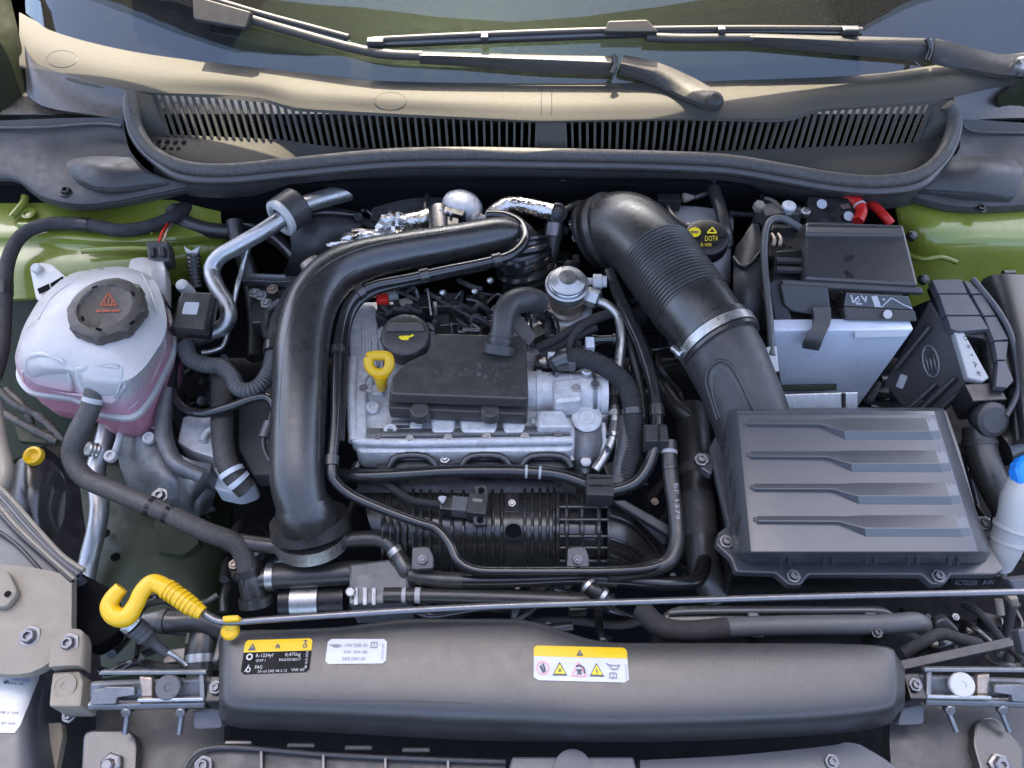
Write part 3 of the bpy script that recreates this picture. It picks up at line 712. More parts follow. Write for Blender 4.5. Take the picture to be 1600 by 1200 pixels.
quad3('mounting_ear', [(46, 420, -.005), (62, 409, -.005), (80, 412, -.005), (112, 440, .0), (80, 478, -.01), (56, 468, -.01)], .004, white, ct, rad=.006)
for a, b in (((58, 455), (76, 448)), ((78, 447), (98, 436))):
    quad3('ear_slot', [(a[0], a[1] - 4, -.002), (b[0], b[1] - 5, -.0005), (b[0] + 2, b[1] + 3, -.0025), (a[0] + 3, a[1] + 4, -.004)], .0015, black, ct, rad=.0003, bev=.0003)
lpx('ear_stud', 60, 422, -.004, (0, -.3, 1), [(8, 0), (8, 8), (6, 10)], white, ct)
loft('neck', [[(205, 405, -.0), (225, 402, .0), (255, 408, -.0)], [(200, 425, .01), (230, 418, .012), (258, 430, .0)], [(210, 440, .01), (236, 440, .012), (258, 462, -.01)]], white_t, ct, thick=.025)
for cr in ([(222, 428), (234, 452), (246, 490), (256, 530), (258, 556)], [(256, 548), (240, 590), (214, 628), (200, 640)], [(60, 500), (84, 462), (116, 440)], [(190, 574), (188, 600), (176, 630)], [(36, 580), (40, 598), (90, 612), (134, 618)]):
    pp_ = [p for p in [onto([up_], x, y, .0002) for x, y in cr] if p]
    if len(pp_) > 2:
        V, Fc_ = sweep([(Vector(q_), .0016) for q_ in catmull([tuple(p) for p in pp_], 6)], 8); mk('moulded_crease', V, Fc_, mk_t, ct)
nz_ = lpx('hose_nozzle', 150, 598, .0, (.05, -.5, .85), [(16, -14), (16, -4), (13, -2), (13, 8), (14, 9), (12, 10)], white_t, ct)
lc = thing('sensor_connector', 'grey two wire plug on the back of the white coolant tank', 'connector', P(245, 400, 0))
quad3('housing', [(228, 378, .012), (262, 376, .012), (266, 408, .0), (232, 412, .0)], .025, grey, lc)
for x in (236, 252): quad3('latch', [(x - 5, 384, .0135), (x + 5, 384, .0135), (x + 6, 400, .008), (x - 4, 400, .008)], .004, plas_d, lc)
for i, (x, m_) in enumerate(((248, red), (255, white))): tube('wire', [(x, 378, .008), (x + 6, 362, .008), (x + 14, 350, .0)], 2.2, m_ if i == 0 else rust, lc, n=8)

hose('coolant_hose', 'long dark grey hose dropping from the white coolant tank towards the front', [(152, 585, .005, 16), (148, 612, -.005, 15), (138, 645, -.02), (118, 685, -.035), (113, 715, -.05), (134, 747, -.06), (190, 772, -.06), (250, 797, -.06), (320, 830, -.07), (366, 848, -.085), (382, 872, -.10), (388, 905, -.115)], 15.5, rub_l,
     bands=((.02, .045, 'white_mark', inkw), (.075, .09, 'white_mark', inkw), (.60, .615, 'tape_edge', plas_d), (.66, .675, 'tape_edge', plas_d)), n=20)
hose('coolant_hose', 'dark hose crossing below the big intake pipe with two white ring marks', [(372, 846, -.09), (430, 853, -.095), (500, 851, -.095), (560, 842, -.095), (600, 845, -.095), (622, 868, -.10), (636, 895, -.105), (642, 905, -.12)], 12.5, rubber,
     bands=((.245, .253, 'white_mark', inkw), (.335, .343, 'white_mark', inkw), (.80, .83, 'clamp', steel, 1.1), (.87, .95, 'fitting', plas, 1.15)), n=18)
hose('coolant_hose', 'short thick hose with silver clamp at left above the yellow prop rod grip', [(418, 902, -.12), (480, 899, -.12), (560, 895, -.12), (596, 900, -.125), (605, 915, -.14)], 19, rubber, bands=((.0, .06, 'clamp', steel, 1.12),), n=20)
tc = thing('tee_connector', 'black tee fitting joining three hoses at lower left', 'hose fitting', P(398, 930, -.15))
tube('body', [(388, 880, -.11), (392, 910, -.118), (400, 945, -.135)], 19, plas, tc)
tube('branch', [(394, 906, -.118), (425, 903, -.12)], 17, plas, tc)
tube('collar', [(386, 892, -.108), (388, 902, -.112)], 22, plas_d, tc); tube('collar', [(399, 932, -.128), (401, 946, -.135)], 26, plas, tc)
hose('vacuum_pipe', 'glossy black thin pipe curving beside the pink coolant', [(285, 535, -.06), (273, 562, -.065), (270, 605, -.07), (285, 635, -.07), (315, 646, -.065), (355, 637, -.06), (398, 622, -.055), (420, 622, -.055), (430, 640, -.06)], 7.5, rub_g, cat='pipe', n=14)
hose('corrugated_conduit', 'grey corrugated conduit snaking left of the big intake pipe', [(290, 540, -.05), (297, 560, -.05), (320, 570, -.05), (345, 573, -.05), (362, 588, -.05), (372, 606, -.05), (390, 610, -.05), (410, 598, -.05), (424, 572, -.05), (428, 545, -.048)], 12.5, hosegrey, cat='conduit', corr=(.0042, .05), n=16)
hose('cable_sleeve', 'black taped cable rising from the grey conduit beside the intake pipe', [(427, 552, -.047, 14), (430, 530, -.045, 14), (432, 505, -.04, 10), (440, 480, -.035, 8), (462, 440, -.03, 7)], 10, tape, cat='cable', bands=((.0, .12, 'end_collar', plas, 1.2),))
hose('cable_loop', 'thin black cable loop in front of the dark gap left of the intake pipe', [(440, 470, -.05), (420, 485, -.06), (414, 510, -.06), (420, 530, -.055)], 7, rubber, cat='cable')
ac = thing('refrigerant_pipe', 'dull silver bent refrigerant pipe with a white end plug', 'pipe', P(340, 520, -.1))
tube('pipe', [(440, 342, .03), (410, 362, .025), (372, 384, .012), (342, 402, .0), (331, 424, -.012), (340, 452, -.02), (354, 476, -.03), (356, 500, -.04), (338, 517, -.05), (300, 530, -.06), (282, 536, -.07)], 13, pipem, ac, n=18)
tube('pipe', [(458, 326, .025), (500, 312, .015), (560, 296, .0)], 14, pipem, ac, n=16)
ax_ = (P(400, 366, .02) - P(465, 322, .02)).normalized()
lpx('plug_body', 458, 326, .024, ax_, [(26, -14), (30, -10), (30, 26), (28, 28)], grey, ac)
lpx('plug_face', 443, 338, .027, ax_, [(29, 0), (30, 8), (27, 10), (22, 10), (20, 6), (18, 9), (16, 3)], white, ac)
tube('thin_line', [(388, 388, .0), (380, 415, -.02), (370, 450, -.03), (360, 500, -.05), (350, 538, -.06), (334, 548, -.06), (316, 552, -.06)], 4.2, steel, ac, n=10)
mdl = thing('control_module', 'small black plastic module with white label beside the coolant tank', 'module', P(300, 490, 0))
mt = quad3('cover', [(284, 455, .012), (331, 457, .010), (319, 515, .000), (269, 511, .002)], .016, capm, mdl, rad=.003)
quad3('base', [(280, 462, -.003), (338, 464, -.004), (326, 524, -.014), (264, 518, -.012)], .012, plas_d, mdl, rad=.003)
mq = [(289, 472), (312, 473), (308, 492), (284, 491)]
sticker('label', mq, [mt], paperw, mt, .0006)
for x in (284, 300): quad3('clip', [(x, 512, -.004), (x + 12, 513, -.004), (x + 11, 518, -.009), (x - 1, 517, -.009)], .004, capm, mdl, bev=.0004, rad=.0004)
tag(lpx('white_valve_cap', 285, 446, -.0, (-.1, -.25, 1), [(10, -26), (10, 0), (9, 4), (4, 6)], white, None), 'small white cylinder cap standing above the control module', 'cap')
sh = thing('shock_sleeve', 'black ribbed sleeve with a broken white clip behind the module', 'sleeve', P(305, 420, -.05))
tube('sleeve', [(302, 395, .0), (304, 420, -.02), (308, 450, -.04)], 10, plas, sh, corr=(.006, .08))
quad3('clip', [(286, 384, .004), (298, 392, .004), (312, 384, .006), (308, 396, .0), (292, 398, .0)], .003, white, sh, rad=.0005)
hose('wiring_harness', 'thick black taped harness running along the left green fender', [(-10, 590, -.06, 12), (4, 540, -.05), (8, 470, -.03), (12, 410, -.01), (34, 368, .0), (78, 350, .004), (140, 352, .006), (190, 360, .004), (240, 352, .0), (275, 336, -.005), (296, 318, -.02)], 10.5, tape, cat='harness', bands=((.25, .29, 'tape_wrap', plas_d, 1.08), (.62, .65, 'tape_wrap', plas_d, 1.08)))
hose('drain_hose', 'black hose bending below the left cowl corner', [(270, 325, -.01), (285, 345, -.02), (320, 358, -.03), (355, 362, -.04)], 12, rubber)
# castings below the tank
gb = thing('engine_mount', 'cast aluminium engine mount bracket below the coolant tank', 'bracket', P(260, 740, -.2))
loft('casting', [[(180, 645, -.12), (215, 650, -.10), (260, 640, -.10)], [(182, 700, -.13), (225, 690, -.095), (270, 690, -.10)], [(195, 750, -.14), (245, 745, -.10), (290, 745, -.11)], [(225, 790, -.16), (268, 785, -.13), (320, 770, -.14)]], alu_d, gb, thick=.05)
tube('rib', [(262, 610, -.07), (255, 650, -.075), (258, 690, -.08), (275, 725, -.085), (315, 745, -.10)], 13, alu_d, gb)
tube('rib', [(196, 650, -.095), (185, 690, -.10), (176, 715, -.11)], 5, alu, gb)
loft('arm', [[(262, 690, -.085), (290, 715, -.085), (330, 725, -.10)], [(280, 750, -.10), (300, 765, -.10), (326, 752, -.11)], [(280, 790, -.14), (300, 792, -.14), (320, 775, -.15)]], alu_d, gb, thick=.03)
for x, y, z in ((232, 684, -.085), (172, 712, -.10)): lpx('boss', x, y, z, (0, -.2, 1), [(10, -6), (10, 0), (9, 2), (5, 2), (5, -1)], alu, gb)
lq = [(226, 630), (250, 622), (243, 668), (215, 672)]
lp_ = quad3('sticker_plate', [(224, 628, -.088), (252, 622, -.088), (246, 668, -.092), (214, 672, -.092)], .003, paperw, gb, rad=.001, bev=.0004)
for i in range(5): shape('printed_row', lq, [[(.12, .30 + i * .14), (.35, .30 + i * .14), (.35, .37 + i * .14), (.12, .37 + i * .14)], [(.42, .30 + i * .14), (.62, .30 + i * .14), (.62, .37 + i * .14), (.42, .37 + i * .14)], [(.68, .30 + i * .14), (.90, .30 + i * .14), (.90, .37 + i * .14), (.68, .37 + i * .14)]], [lp_], inkb, lp_, .0005)
shape('printed_dot', lq, ringpoly(.70, .17, .14, .09, .95, 14), [lp_], inkb, lp_, .0005)
bolt(250, 775, -.085, 13, steel_d, gb); 
eb = thing('thermostat_housing', 'pale cast aluminium housing under a black hose, right of the engine mount', 'housing', P(340, 700, -.2))
prism('body', [(285, 650), (345, 640), (350, 720), (300, 705), (276, 690)], -.10, .05, alu, eb, bev=.004)
tube('neck_ring', [(316, 690, -.094), (322, 676, -.094), (336, 668, -.094), (350, 668, -.094)], 6, alu, eb)
prism('lower_lug', [(325, 718), (355, 715), (360, 745), (330, 742)], -.13, .05, alu, eb, bev=.004)
prism('outlet_flange', [(335, 748), (350, 742), (395, 745), (398, 762), (370, 772), (334, 764)], -.13, .03, wrap, eb, rad=.008)
hose('coolant_hose', 'thick vertical black hose with wire clamp, left of the big intake pipe', [(345, 575, -.09), (347, 620, -.088), (347, 670, -.086), (352, 715, -.09), (366, 745, -.10), (386, 765, -.115)], 17, rub_l, bands=((.84, .87, 'wire_clamp', wrap, 1.2), (.91, .94, 'wire_clamp', wrap, 1.2)), n=20)
tag(prism('engine_side_plate', [(372, 625), (440, 575), (450, 740), (395, 742), (372, 700)], -.13, .03, hosegrey, None, bev=.003), 'flat grey plate of the engine side, left of the intake pipe', 'engine part')
hose('lambda_cable', 'thin black cable with a metal plug along the intake pipe edge', [(425, 625, -.07), (422, 655, -.075), (412, 685, -.08), (414, 705, -.085), (425, 725, -.09)], 4, rubber, cat='cable', bands=((.35, .6, 'plug', alu_d, 2.2),))
hose('aluminium_tube', 'vertical silver aluminium tube at far left below the coolant tank', [(172, 655, -.13), (160, 700, -.14), (150, 735, -.15), (155, 790, -.16), (150, 830, -.17), (138, 880, -.19), (132, 920, -.2)], 14.5, pipem, cat='pipe', n=18)
tag(lpx('spring_clip', 142, 702, -.12, (-.5, -.2, .6), [(9, -10), (12, -8), (9, -5), (12, -2), (9, 1), (12, 4), (10, 6)], steel, None), 'ribbed steel clip beside the silver tube', 'clip')
hl_ = thing('headlight', 'left headlight housing with a yellow bulb plug and grey edge strips', 'headlight', P(60, 850, -.12))
loft('inner_cover', [[(10, 745, -.07), (30, 718, -.05), (52, 712, -.045), (80, 720, -.06)], [(15, 790, -.06), (35, 770, -.045), (62, 765, -.05), (86, 740, -.07)], [(40, 850, -.08), (60, 830, -.07), (75, 812, -.08), (84, 790, -.09)]], plas, hl_, thick=.03)
pl_ = lpx('bulb_plug', 52, 712, -.036, (0, -.25, 1), [(15, -6), (15, 0), (14, 4), (10, 5), (7, 1), (5, -2)], yellow, hl_)
loft('lens_edge', [[(-60, 786, -.01), (-10, 788, -.01), (2, 776, -.012)], [(-60, 840, .004), (20, 838, .004), (42, 824, .0)], [(-60, 880, .012), (60, 878, .012), (86, 864, .006)], [(-60, 906, .014), (96, 906, .014), (124, 896, .008)]], panel, hl_, thick=.02)
tube('lens_groove', [(-30, 812, .004), (20, 846, .010), (50, 876, .016), (70, 900, .018)], 3, plas_d, hl_, n=8)
tube('dusty_edge', [(-10, 630, -.03), (0, 690, -.024), (10, 740, -.016), (-6, 776, -.012)], 11, tanmet, hl_, n=10)
for off, m_, r_ in ((14, tanmet, 4), (7, plas_d, 3.5), (0, panel, 4), (-7, plas_d, 4), (-14, tanmet, 4), (-22, plas_d, 3.5)):
    tube('edge_strip', [(-40 + off, 738, -.014), (0 + off, 776, -.004), (44 + off, 826, .008), (86 + off * .8, 868, .016), (124 + off * .5, 898 - off * .5, .018)], r_, m_, hl_, n=10)
dbr = thing('dirty_loom', 'dirty dusty wiring and bracket below the left fender', 'wiring', P(40, 660, -.12))
for pts in ([(-10, 600, -.10), (20, 630, -.11), (60, 650, -.12), (100, 688, -.13)], [(0, 640, -.12), (30, 660, -.12), (90, 690, -.13)], [(10, 610, -.12), (40, 640, -.12), (50, 668, -.13)]):
    tube('cable', pts, 6, rub_l, dbr, wob=.25)
quad3('bracket', [(20, 660, -.12), (90, 672, -.13), (104, 695, -.135), (30, 690, -.125)], .006, paint_d, dbr)
lb = thing('fender_bracket', 'dusty beige headlight mounting bracket with large bolts at lower left', 'bracket', P(60, 1020, -.05))
loft('plate', [[(-40, 880, .018), (40, 885, .02), (112, 900, .018)], [(-40, 940, .02), (40, 940, .022), (112, 940, .02)], [(-40, 1000, .02), (50, 1000, .022), (112, 985, .02)], [(-40, 1050, .01), (50, 1050, .018), (120, 1000, .016)]], tanmet, lb, thick=.012)
loft('step_plate', [[(80, 1005, .022), (100, 985, .024), (126, 984, .022), (134, 1000, .018)], [(76, 1042, .02), (100, 1040, .022), (124, 1040, .02), (132, 1046, .016)]], tanmet, lb, thick=.014)
cl_ = prism('clip_block', [(82, 1050), (124, 1048), (130, 1064), (126, 1104), (76, 1104), (78, 1080)], .012, .035, tanmet, lb, rad=.003)
lpx('clip_disc', 100, 1072, .013, (0, -.2, 1), [(19, 0), (19, 1.2), (14, 1.6), (14, 1), (5, 1), (5, -1), (1, -1)], tanmet, lb)
for x, y, r_ in ((47, 995, 17), (108, 1006, 16)): bolt(x, y, .021, r_, steel_d, lb)
bolt(108, 1118, -.03, 11, steel_d, lb)
quad3('hook_loop', [(-20, 895, .03), (12, 890, .03), (28, 925, .03), (8, 950, .03), (-20, 945, .03)], .006, tanmet, lb, rad=.006)
lpx('loop_hole', 12, 928, .031, (0, 0, 1), [(5, 0), (5, .8), (2, .8)], black, lb)
tag(quad3('black_air_guide', [(118, 890, -.02), (185, 925, -.03), (190, 985, -.03), (150, 1012, -.03), (104, 985, -.02), (108, 930, -.015)], .03, black, None, rad=.008), 'matte black air guide between bracket and yellow hook', 'air guide')
# lower left panel with label
lpn = thing('front_side_panel', 'slate grey bumper panel with a white printed label at the bottom left corner', 'panel', P(10, 1180, -.08))
pn = loft('panel', [[(-60, 1030, -.015), (0, 1035, -.015), (50, 1050, -.02), (62, 1052, -.03)], [(-60, 1120, -.005), (0, 1120, -.008), (40, 1120, -.012), (62, 1130, -.04)], [(-60, 1230, .0), (0, 1230, .0), (50, 1230, -.01), (78, 1230, -.04)]], panel, lpn, thick=.02)
pq = [(-22, 1049), (61, 1056), (27, 1146), (-50, 1144)]
sticker('label', pq, [pn], paperw, lpn, .0008, corners='b')
write('VW 500', pq, .52, .86, .13, .05, [pn], inkb, lpn); write('654-20', pq, .50, .78, .19, .04, [pn], ink, lpn)
write('SKL 508 2 100', pq, .30, .88, .68, .04, [pn], ink, lpn); write('07 300', pq, .62, .9, .86, .04, [pn], ink, lpn)
shape('printed_mark', pq, [line(.40, .17, .46, .13, .03), line(.43, .18, .50, .15, .03)] + ringpoly(.36, .83, .06, .035, .4, 10) + ringpoly(.46, .82, .05, .035, .4, 10), [pn], ink, lpn)
tag(quad3('side_strut', [(72, 1130, -.06), (96, 1128, -.06), (98, 1150, -.06), (84, 1220, -.06), (76, 1220, -.06)], .01, tanmet, None, rad=.003), 'narrow grey strut behind the labelled panel at lower left', 'strut')
tag(loft('lower_front_panel', [[(150, 1110, -.05), (240, 1108, -.045), (350, 1108, -.045)], [(150, 1160, -.04), (240, 1160, -.035), (350, 1160, -.035)], [(150, 1230, -.04), (240, 1230, -.03), (350, 1230, -.03)]], grey, thick=.02), 'brownish grey lower front panel left of the big front cover', 'panel')
bk = thing('bolt_plate', 'dark rounded plate with a large hex nut at the bottom left', 'bracket', P(170, 1190, -.04))
prism('plate', [(130, 1140), (205, 1140), (214, 1160), (210, 1230), (125, 1230)], -.018, .015, plas, bk, rad=.01)
lpx('nut', 176, 1194, -.017, (0, -.1, 1), [(17, 0), (17, 8), (14, 10), (8, 10), (7, 4)], steel_d, bk, n=6); lpx('nut_core', 170, 1196, -.012, (0, -.1, 1), [(9, 0), (9, 8), (7, 10), (3, 10)], steel_d, bk, n=20)

# ================================================================== FRONT
fc = thing('front_cover', 'wide smooth dark grey plastic cover at the front with warning labels', 'cover', P(880, 1080, -.06))
CX = [342, 352, 380, 450, 530, 590, 640, 720, 800, 845, 880, 920, 960, 1040, 1150, 1300, 1385, 1402, 1414]
def cb(x): return yat([(342, 1000), (360, 985), (440, 984), (520, 981), (585, 973), (640, 967), (800, 967), (840, 972), (880, 986), (920, 998), (960, 1004), (1380, 1006), (1400, 1022), (1414, 1044)], x)
def cf(x): return yat([(342, 1124), (360, 1136), (500, 1142), (700, 1154), (900, 1160), (1100, 1157), (1300, 1146), (1390, 1132), (1414, 1105)], x)
rows = []
for t, z in ((0, .049), (.03, .054), (.2, .057), (.45, .057), (.68, .055), (.80, .050), (.89, .038), (.955, .016), (1.0, -.015)):
    rows.append([(x, cb(x) + (cf(x) - cb(x)) * t, z - (.012 if x in (342, 1414) else .003 if x in (352, 1402) else 0)) for x in CX])
fcp = loft('shell', rows, cover, fc, thick=.004, k=3, kr=3)
prism('left_corner_flange', [(344, 985), (378, 985), (372, 1000), (352, 1010), (340, 1034), (330, 1034)], .036, .01, cover, fc, rad=.002)
# labels
q1 = [(384, 1001), (489, 998), (483, 1050), (376, 1054)]
sticker('label_black', q1, [fcp], paperk, fc, .0007, uv=(0, .34, 1, 1), corners='b')
sticker('label_yellow', q1, [fcp], papery, fc, .0009, uv=(0, 0, 1.0, .36), corners='t', rnd=(.04, .4))
shape('warning_triangle', q1, [[(.12, .10), (.18, .31), (.06, .31)], ], [fcp], ink, fc, .0016)
shape('warning_mark', q1, [line(.12, .17, .12, .25, .015, 2)], [fcp], papery, fc, .0020)
shape('flame_sign', q1, [line(.47, .28, .50, .15, .03, 2), line(.50, .15, .53, .28, .03, 2), line(.48, .24, .53, .24, .025, 2), line(.50, .15, .45, .22, .02, 2)], [fcp], ink, fc, .0016)
shape('flask_sign', q1, [line(.90, .06, .90, .16, .035, 2), line(.87, .08, .93, .08, .03, 2)] + ringpoly(.90, .23, .035, .07, .45, 12), [fcp], ink, fc, .0016)
shape('snow_sign', q1, ringpoly(.10, .50, .05, .10, .45, 12) + ringpoly(.11, .88, .035, .08, .4, 12) + [line(.11, .74, .06, .94, .025, 2)], [fcp], inkw, fc, .0016)
write('R-1234yf', q1, .19, .45, .52, .10, [fcp], inkw, fc, .0016); write('0,475kg', q1, .62, .85, .52, .10, [fcp], inkw, fc, .0016)
write('GWP 1', q1, .20, .34, .66, .08, [fcp], inkw, fc, .0016); write('PAG/ISO8217', q1, .54, .86, .66, .08, [fcp], inkw, fc, .0016)
write('PAG', q1, .20, .31, .86, .10, [fcp], inkw, fc, .0016); write('50 ml SAE 46.2.12', q1, .25, .68, .98, .08, [fcp], inkw, fc, .0016); write('VW 60', q1, .74, .93, .98, .09, [fcp], inkw, fc, .0016)
write('5Q0 010 48', q1, .38, .90, .93, .035, [fcp], inkw, fc, .0016, vert=True)
q2 = [(513, 999), (605, 999), (603, 1037), (508, 1038)]
sticker('label_white', q2, [fcp], paperw, fc, .0008)
write('VW 508 00', q2, .29, .68, .33, .14, [fcp], inkg, fc, .0014); write('VW 504 00', q2, .28, .68, .60, .14, [fcp], inkg, fc, .0014); write('SAE 0W-20', q2, .27, .66, .87, .14, [fcp], inkg, fc, .0014)
shape('oil_can_sign', q2, [line(.06, .24, .12, .32, .06, 2.4), line(.12, .32, .20, .32, .06, 2.4), line(.20, .32, .24, .24, .05, 2.4), line(.10, .24, .20, .24, .05, 2.4), line(.07, .22, .05, .26, .05, 2.4)], [fcp], inkg, fc, .0014)
shape('book_sign', q2, [line(.74, .14, .84, .14, .04, 2.4), line(.84, .14, .84, .36, .04, 2.4), line(.84, .36, .74, .36, .04, 2.4), line(.74, .36, .74, .14, .04, 2.4), line(.79, .14, .79, .36, .03, 2.4)], [fcp], inkg, fc, .0014)
write('04C 010 732', q2, .20, .85, .92, .035, [fcp], inkg, fc, .0014, vert=True)
q3 = [(834, 1009), (979, 1013), (983, 1067), (834, 1063)]
sticker('label_white', q3, [fcp], paperw, fc, .0007, uv=(0, .28, 1, 1), corners='b')
sticker('label_yellow', q3, [fcp], papery, fc, .0009, uv=(0, 0, 1, .31), corners='t', rnd=(.04, .4))
shape('warning_triangle', q3, [[(.49, .09), (.53, .27), (.455, .27)]], [fcp], ink, fc, .0016)
shape('warning_mark', q3, [line(.491, .15, .491, .235, .012, 2.7)], [fcp], papery, fc, .0020)
shape('prohibition_ring', q3, ringpoly(.095, .65, .070, .20, .16, 22), [fcp], inkpk, fc, .0016)
shape('hand_sign', q3, [line(.07, .58, .105, .78, .07, 2.7), line(.095, .52, .115, .66, .05, 2.7), line(.11, .62, .12, .76, .05, 2.7)], [fcp], ink, fc, .0016)
for u in (.275, .665):
    shape('hazard_triangle', q3, [[(u, .46), (u + .078, .85), (u - .078, .85)]], [fcp], ink, fc, .0014)
    shape('hazard_fill', q3, [[(u, .53), (u + .058, .80), (u - .058, .80)]], [fcp], inky, fc, .0019)
    shape('hazard_mark', q3, [line(u - .018, .76, u + .018, .66, .03, 2.7), line(u + .018, .76, u - .018, .66, .03, 2.7)] if u < .5 else [line(u, .62, u - .012, .70, .03, 2.7), line(u - .012, .70, u + .006, .70, .03, 2.7), line(u + .006, .70, u - .002, .78, .03, 2.7)], [fcp], ink, fc, .0023)
shape('no_smoking_triangle', q3, [line(.475, .46, .55, .85, .03, 2.7), line(.55, .85, .40, .85, .03, 2.7), line(.40, .85, .475, .46, .03, 2.7)], [fcp], inkpk, fc, .0016)
shape('hood_sign', q3, [line(.445, .58, .49, .54, .045, 2.7), line(.49, .54, .53, .62, .045, 2.7), line(.53, .62, .54, .78, .045, 2.7), line(.46, .68, .50, .80, .05, 2.7), line(.50, .68, .46, .80, .05, 2.7), line(.45, .68, .51, .68, .04, 2.7)], [fcp], ink, fc, .0018)
shape('oil_can_sign', q3, [line(.77, .47, .81, .53, .04, 2.7), line(.81, .53, .82, .63, .03, 2.7), line(.82, .63, .88, .63, .03, 2.7), line(.88, .63, .91, .50, .035, 2.7), line(.81, .51, .87, .53, .03, 2.7), line(.87, .53, .91, .50, .03, 2.7)], [fcp], inkg, fc, .0016)
shape('book_sign', q3, [line(.80, .74, .87, .74, .03, 2.7), line(.87, .74, .87, .88, .03, 2.7), line(.87, .88, .80, .88, .03, 2.7), line(.80, .88, .80, .74, .03, 2.7), line(.835, .74, .835, .88, .02, 2.7)], [fcp], inkg, fc, .0016)
write('5G0 010 001 BA', q3, .48, .92, .965, .022, [fcp], inkg, fc, .0016, vert=True)
for tt, x0_, x1_ in ((.70, 400, 760), (.76, 900, 1385)):
    pp_ = [p for p in [onto([fcp], x, cb(x) + (cf(x) - cb(x)) * tt, -.0001) for x in range(x0_, x1_, 20)] if p]
    V, Fc_ = sweep([(p, .0005) for p in pp_], 6); mk('mould_line', V, Fc_, cover, fc)
# prop rod, grip, clip
rod = thing('hood_prop_rod', 'long thin grey hood prop rod lying across the bay with a yellow hooked grip', 'prop rod', P(320, 965, .05))
tube('rod', [(296, 935, .076), (325, 962, .076), (355, 972, .075), (420, 968, .075), (520, 961, .075), (650, 953, .075), (800, 946, .075), (1000, 940, .075), (1200, 934, .075), (1400, 929, .075), (1640, 924, .075)], 5.4, steel_d, rod, n=12)
gp = tube('grip', [(190, 918, .088, 11), (178, 932, .086, 13), (171, 948, .084, 14), (180, 962, .082, 15), (198, 964, .082, 15), (212, 945, .084, 13), (222, 925, .086, 13), (236, 912, .086, 14), (250, 914, .086, 14), (275, 930, .084, 14), (300, 948, .080, 13), (316, 958, .077, 11)], 14, yellow, rod, n=18)
for i in range(8): tube('grip_rib', [(190, 918, .088, 11), (178, 932, .086, 13), (171, 948, .084, 14), (180, 962, .082, 15), (198, 964, .082, 15), (212, 945, .084, 13), (222, 925, .086, 13), (236, 912, .086, 14), (250, 914, .086, 14), (275, 930, .084, 14), (300, 948, .080, 13), (316, 958, .077, 11)], 14, yellow, rod, n=18, rng=(.70 + i * .035, .718 + i * .035), dr=1.13)
cy_ = thing('rod_clip', 'yellow plastic clip holding the prop rod above the front cover', 'clip', P(360, 980, .05))
quad3('body', [(346, 962, .084), (373, 960, .084), (374, 970, .083), (348, 972, .083)], .010, yellow, cy_, rad=.003)
lpx('head', 360, 986, .064, (0, -.5, .8), [(13, -6), (14, 0), (13, 6), (9, 9)], yellow, cy_)
quad3('tongue', [(350, 970, .078), (370, 969, .078), (370, 988, .068), (350, 989, .068)], .006, yellow, cy_)
rb = thing('rubber_stop', 'grey ribbed rubber buffer below the yellow hook', 'buffer', P(230, 1000, .02))
ab = P(262, 1022, .03) - P(200, 970, .066)
lathe('buffer', P(200, 970, .062), ab, [(M(P(200, 970, .062), a), M(P(200, 970, .062), b)) for a, b in ((15, 0), (17, 2), (17, 10))], pipem, rb)
lathe('sleeve', P(204, 974, .058), ab, [(M(P(200, 970, .06), a), M(P(200, 970, .06), b)) for a, b in ((16, 8), (17, 14), (16, 15), (17, 22), (15, 23), (16, 32), (13, 36), (8, 55), (8, 78))], grey, rb)
tube('tip', [(262, 1018, .03), (285, 1034, .018), (292, 1040, .015)], 4, steel, rb, n=10)
hs = hose('radiator_hose', 'short black hose with grey collar behind the yellow grip', [(225, 970, .0, 12), (250, 970, .0, 17), (275, 971, .0), (310, 970, -.005), (345, 985, -.02)], 17, rubber, bands=((.24, .32, 'collar', grey, 1.16),))
hose('radiator_hose', 'black vertical hose with silver band left of the front cover', [(318, 985, -.02), (314, 1010, -.02), (312, 1040, -.025), (312, 1062, -.03)], 20, rubber, bands=((.52, .68, 'clamp', pipem, 1.1),))
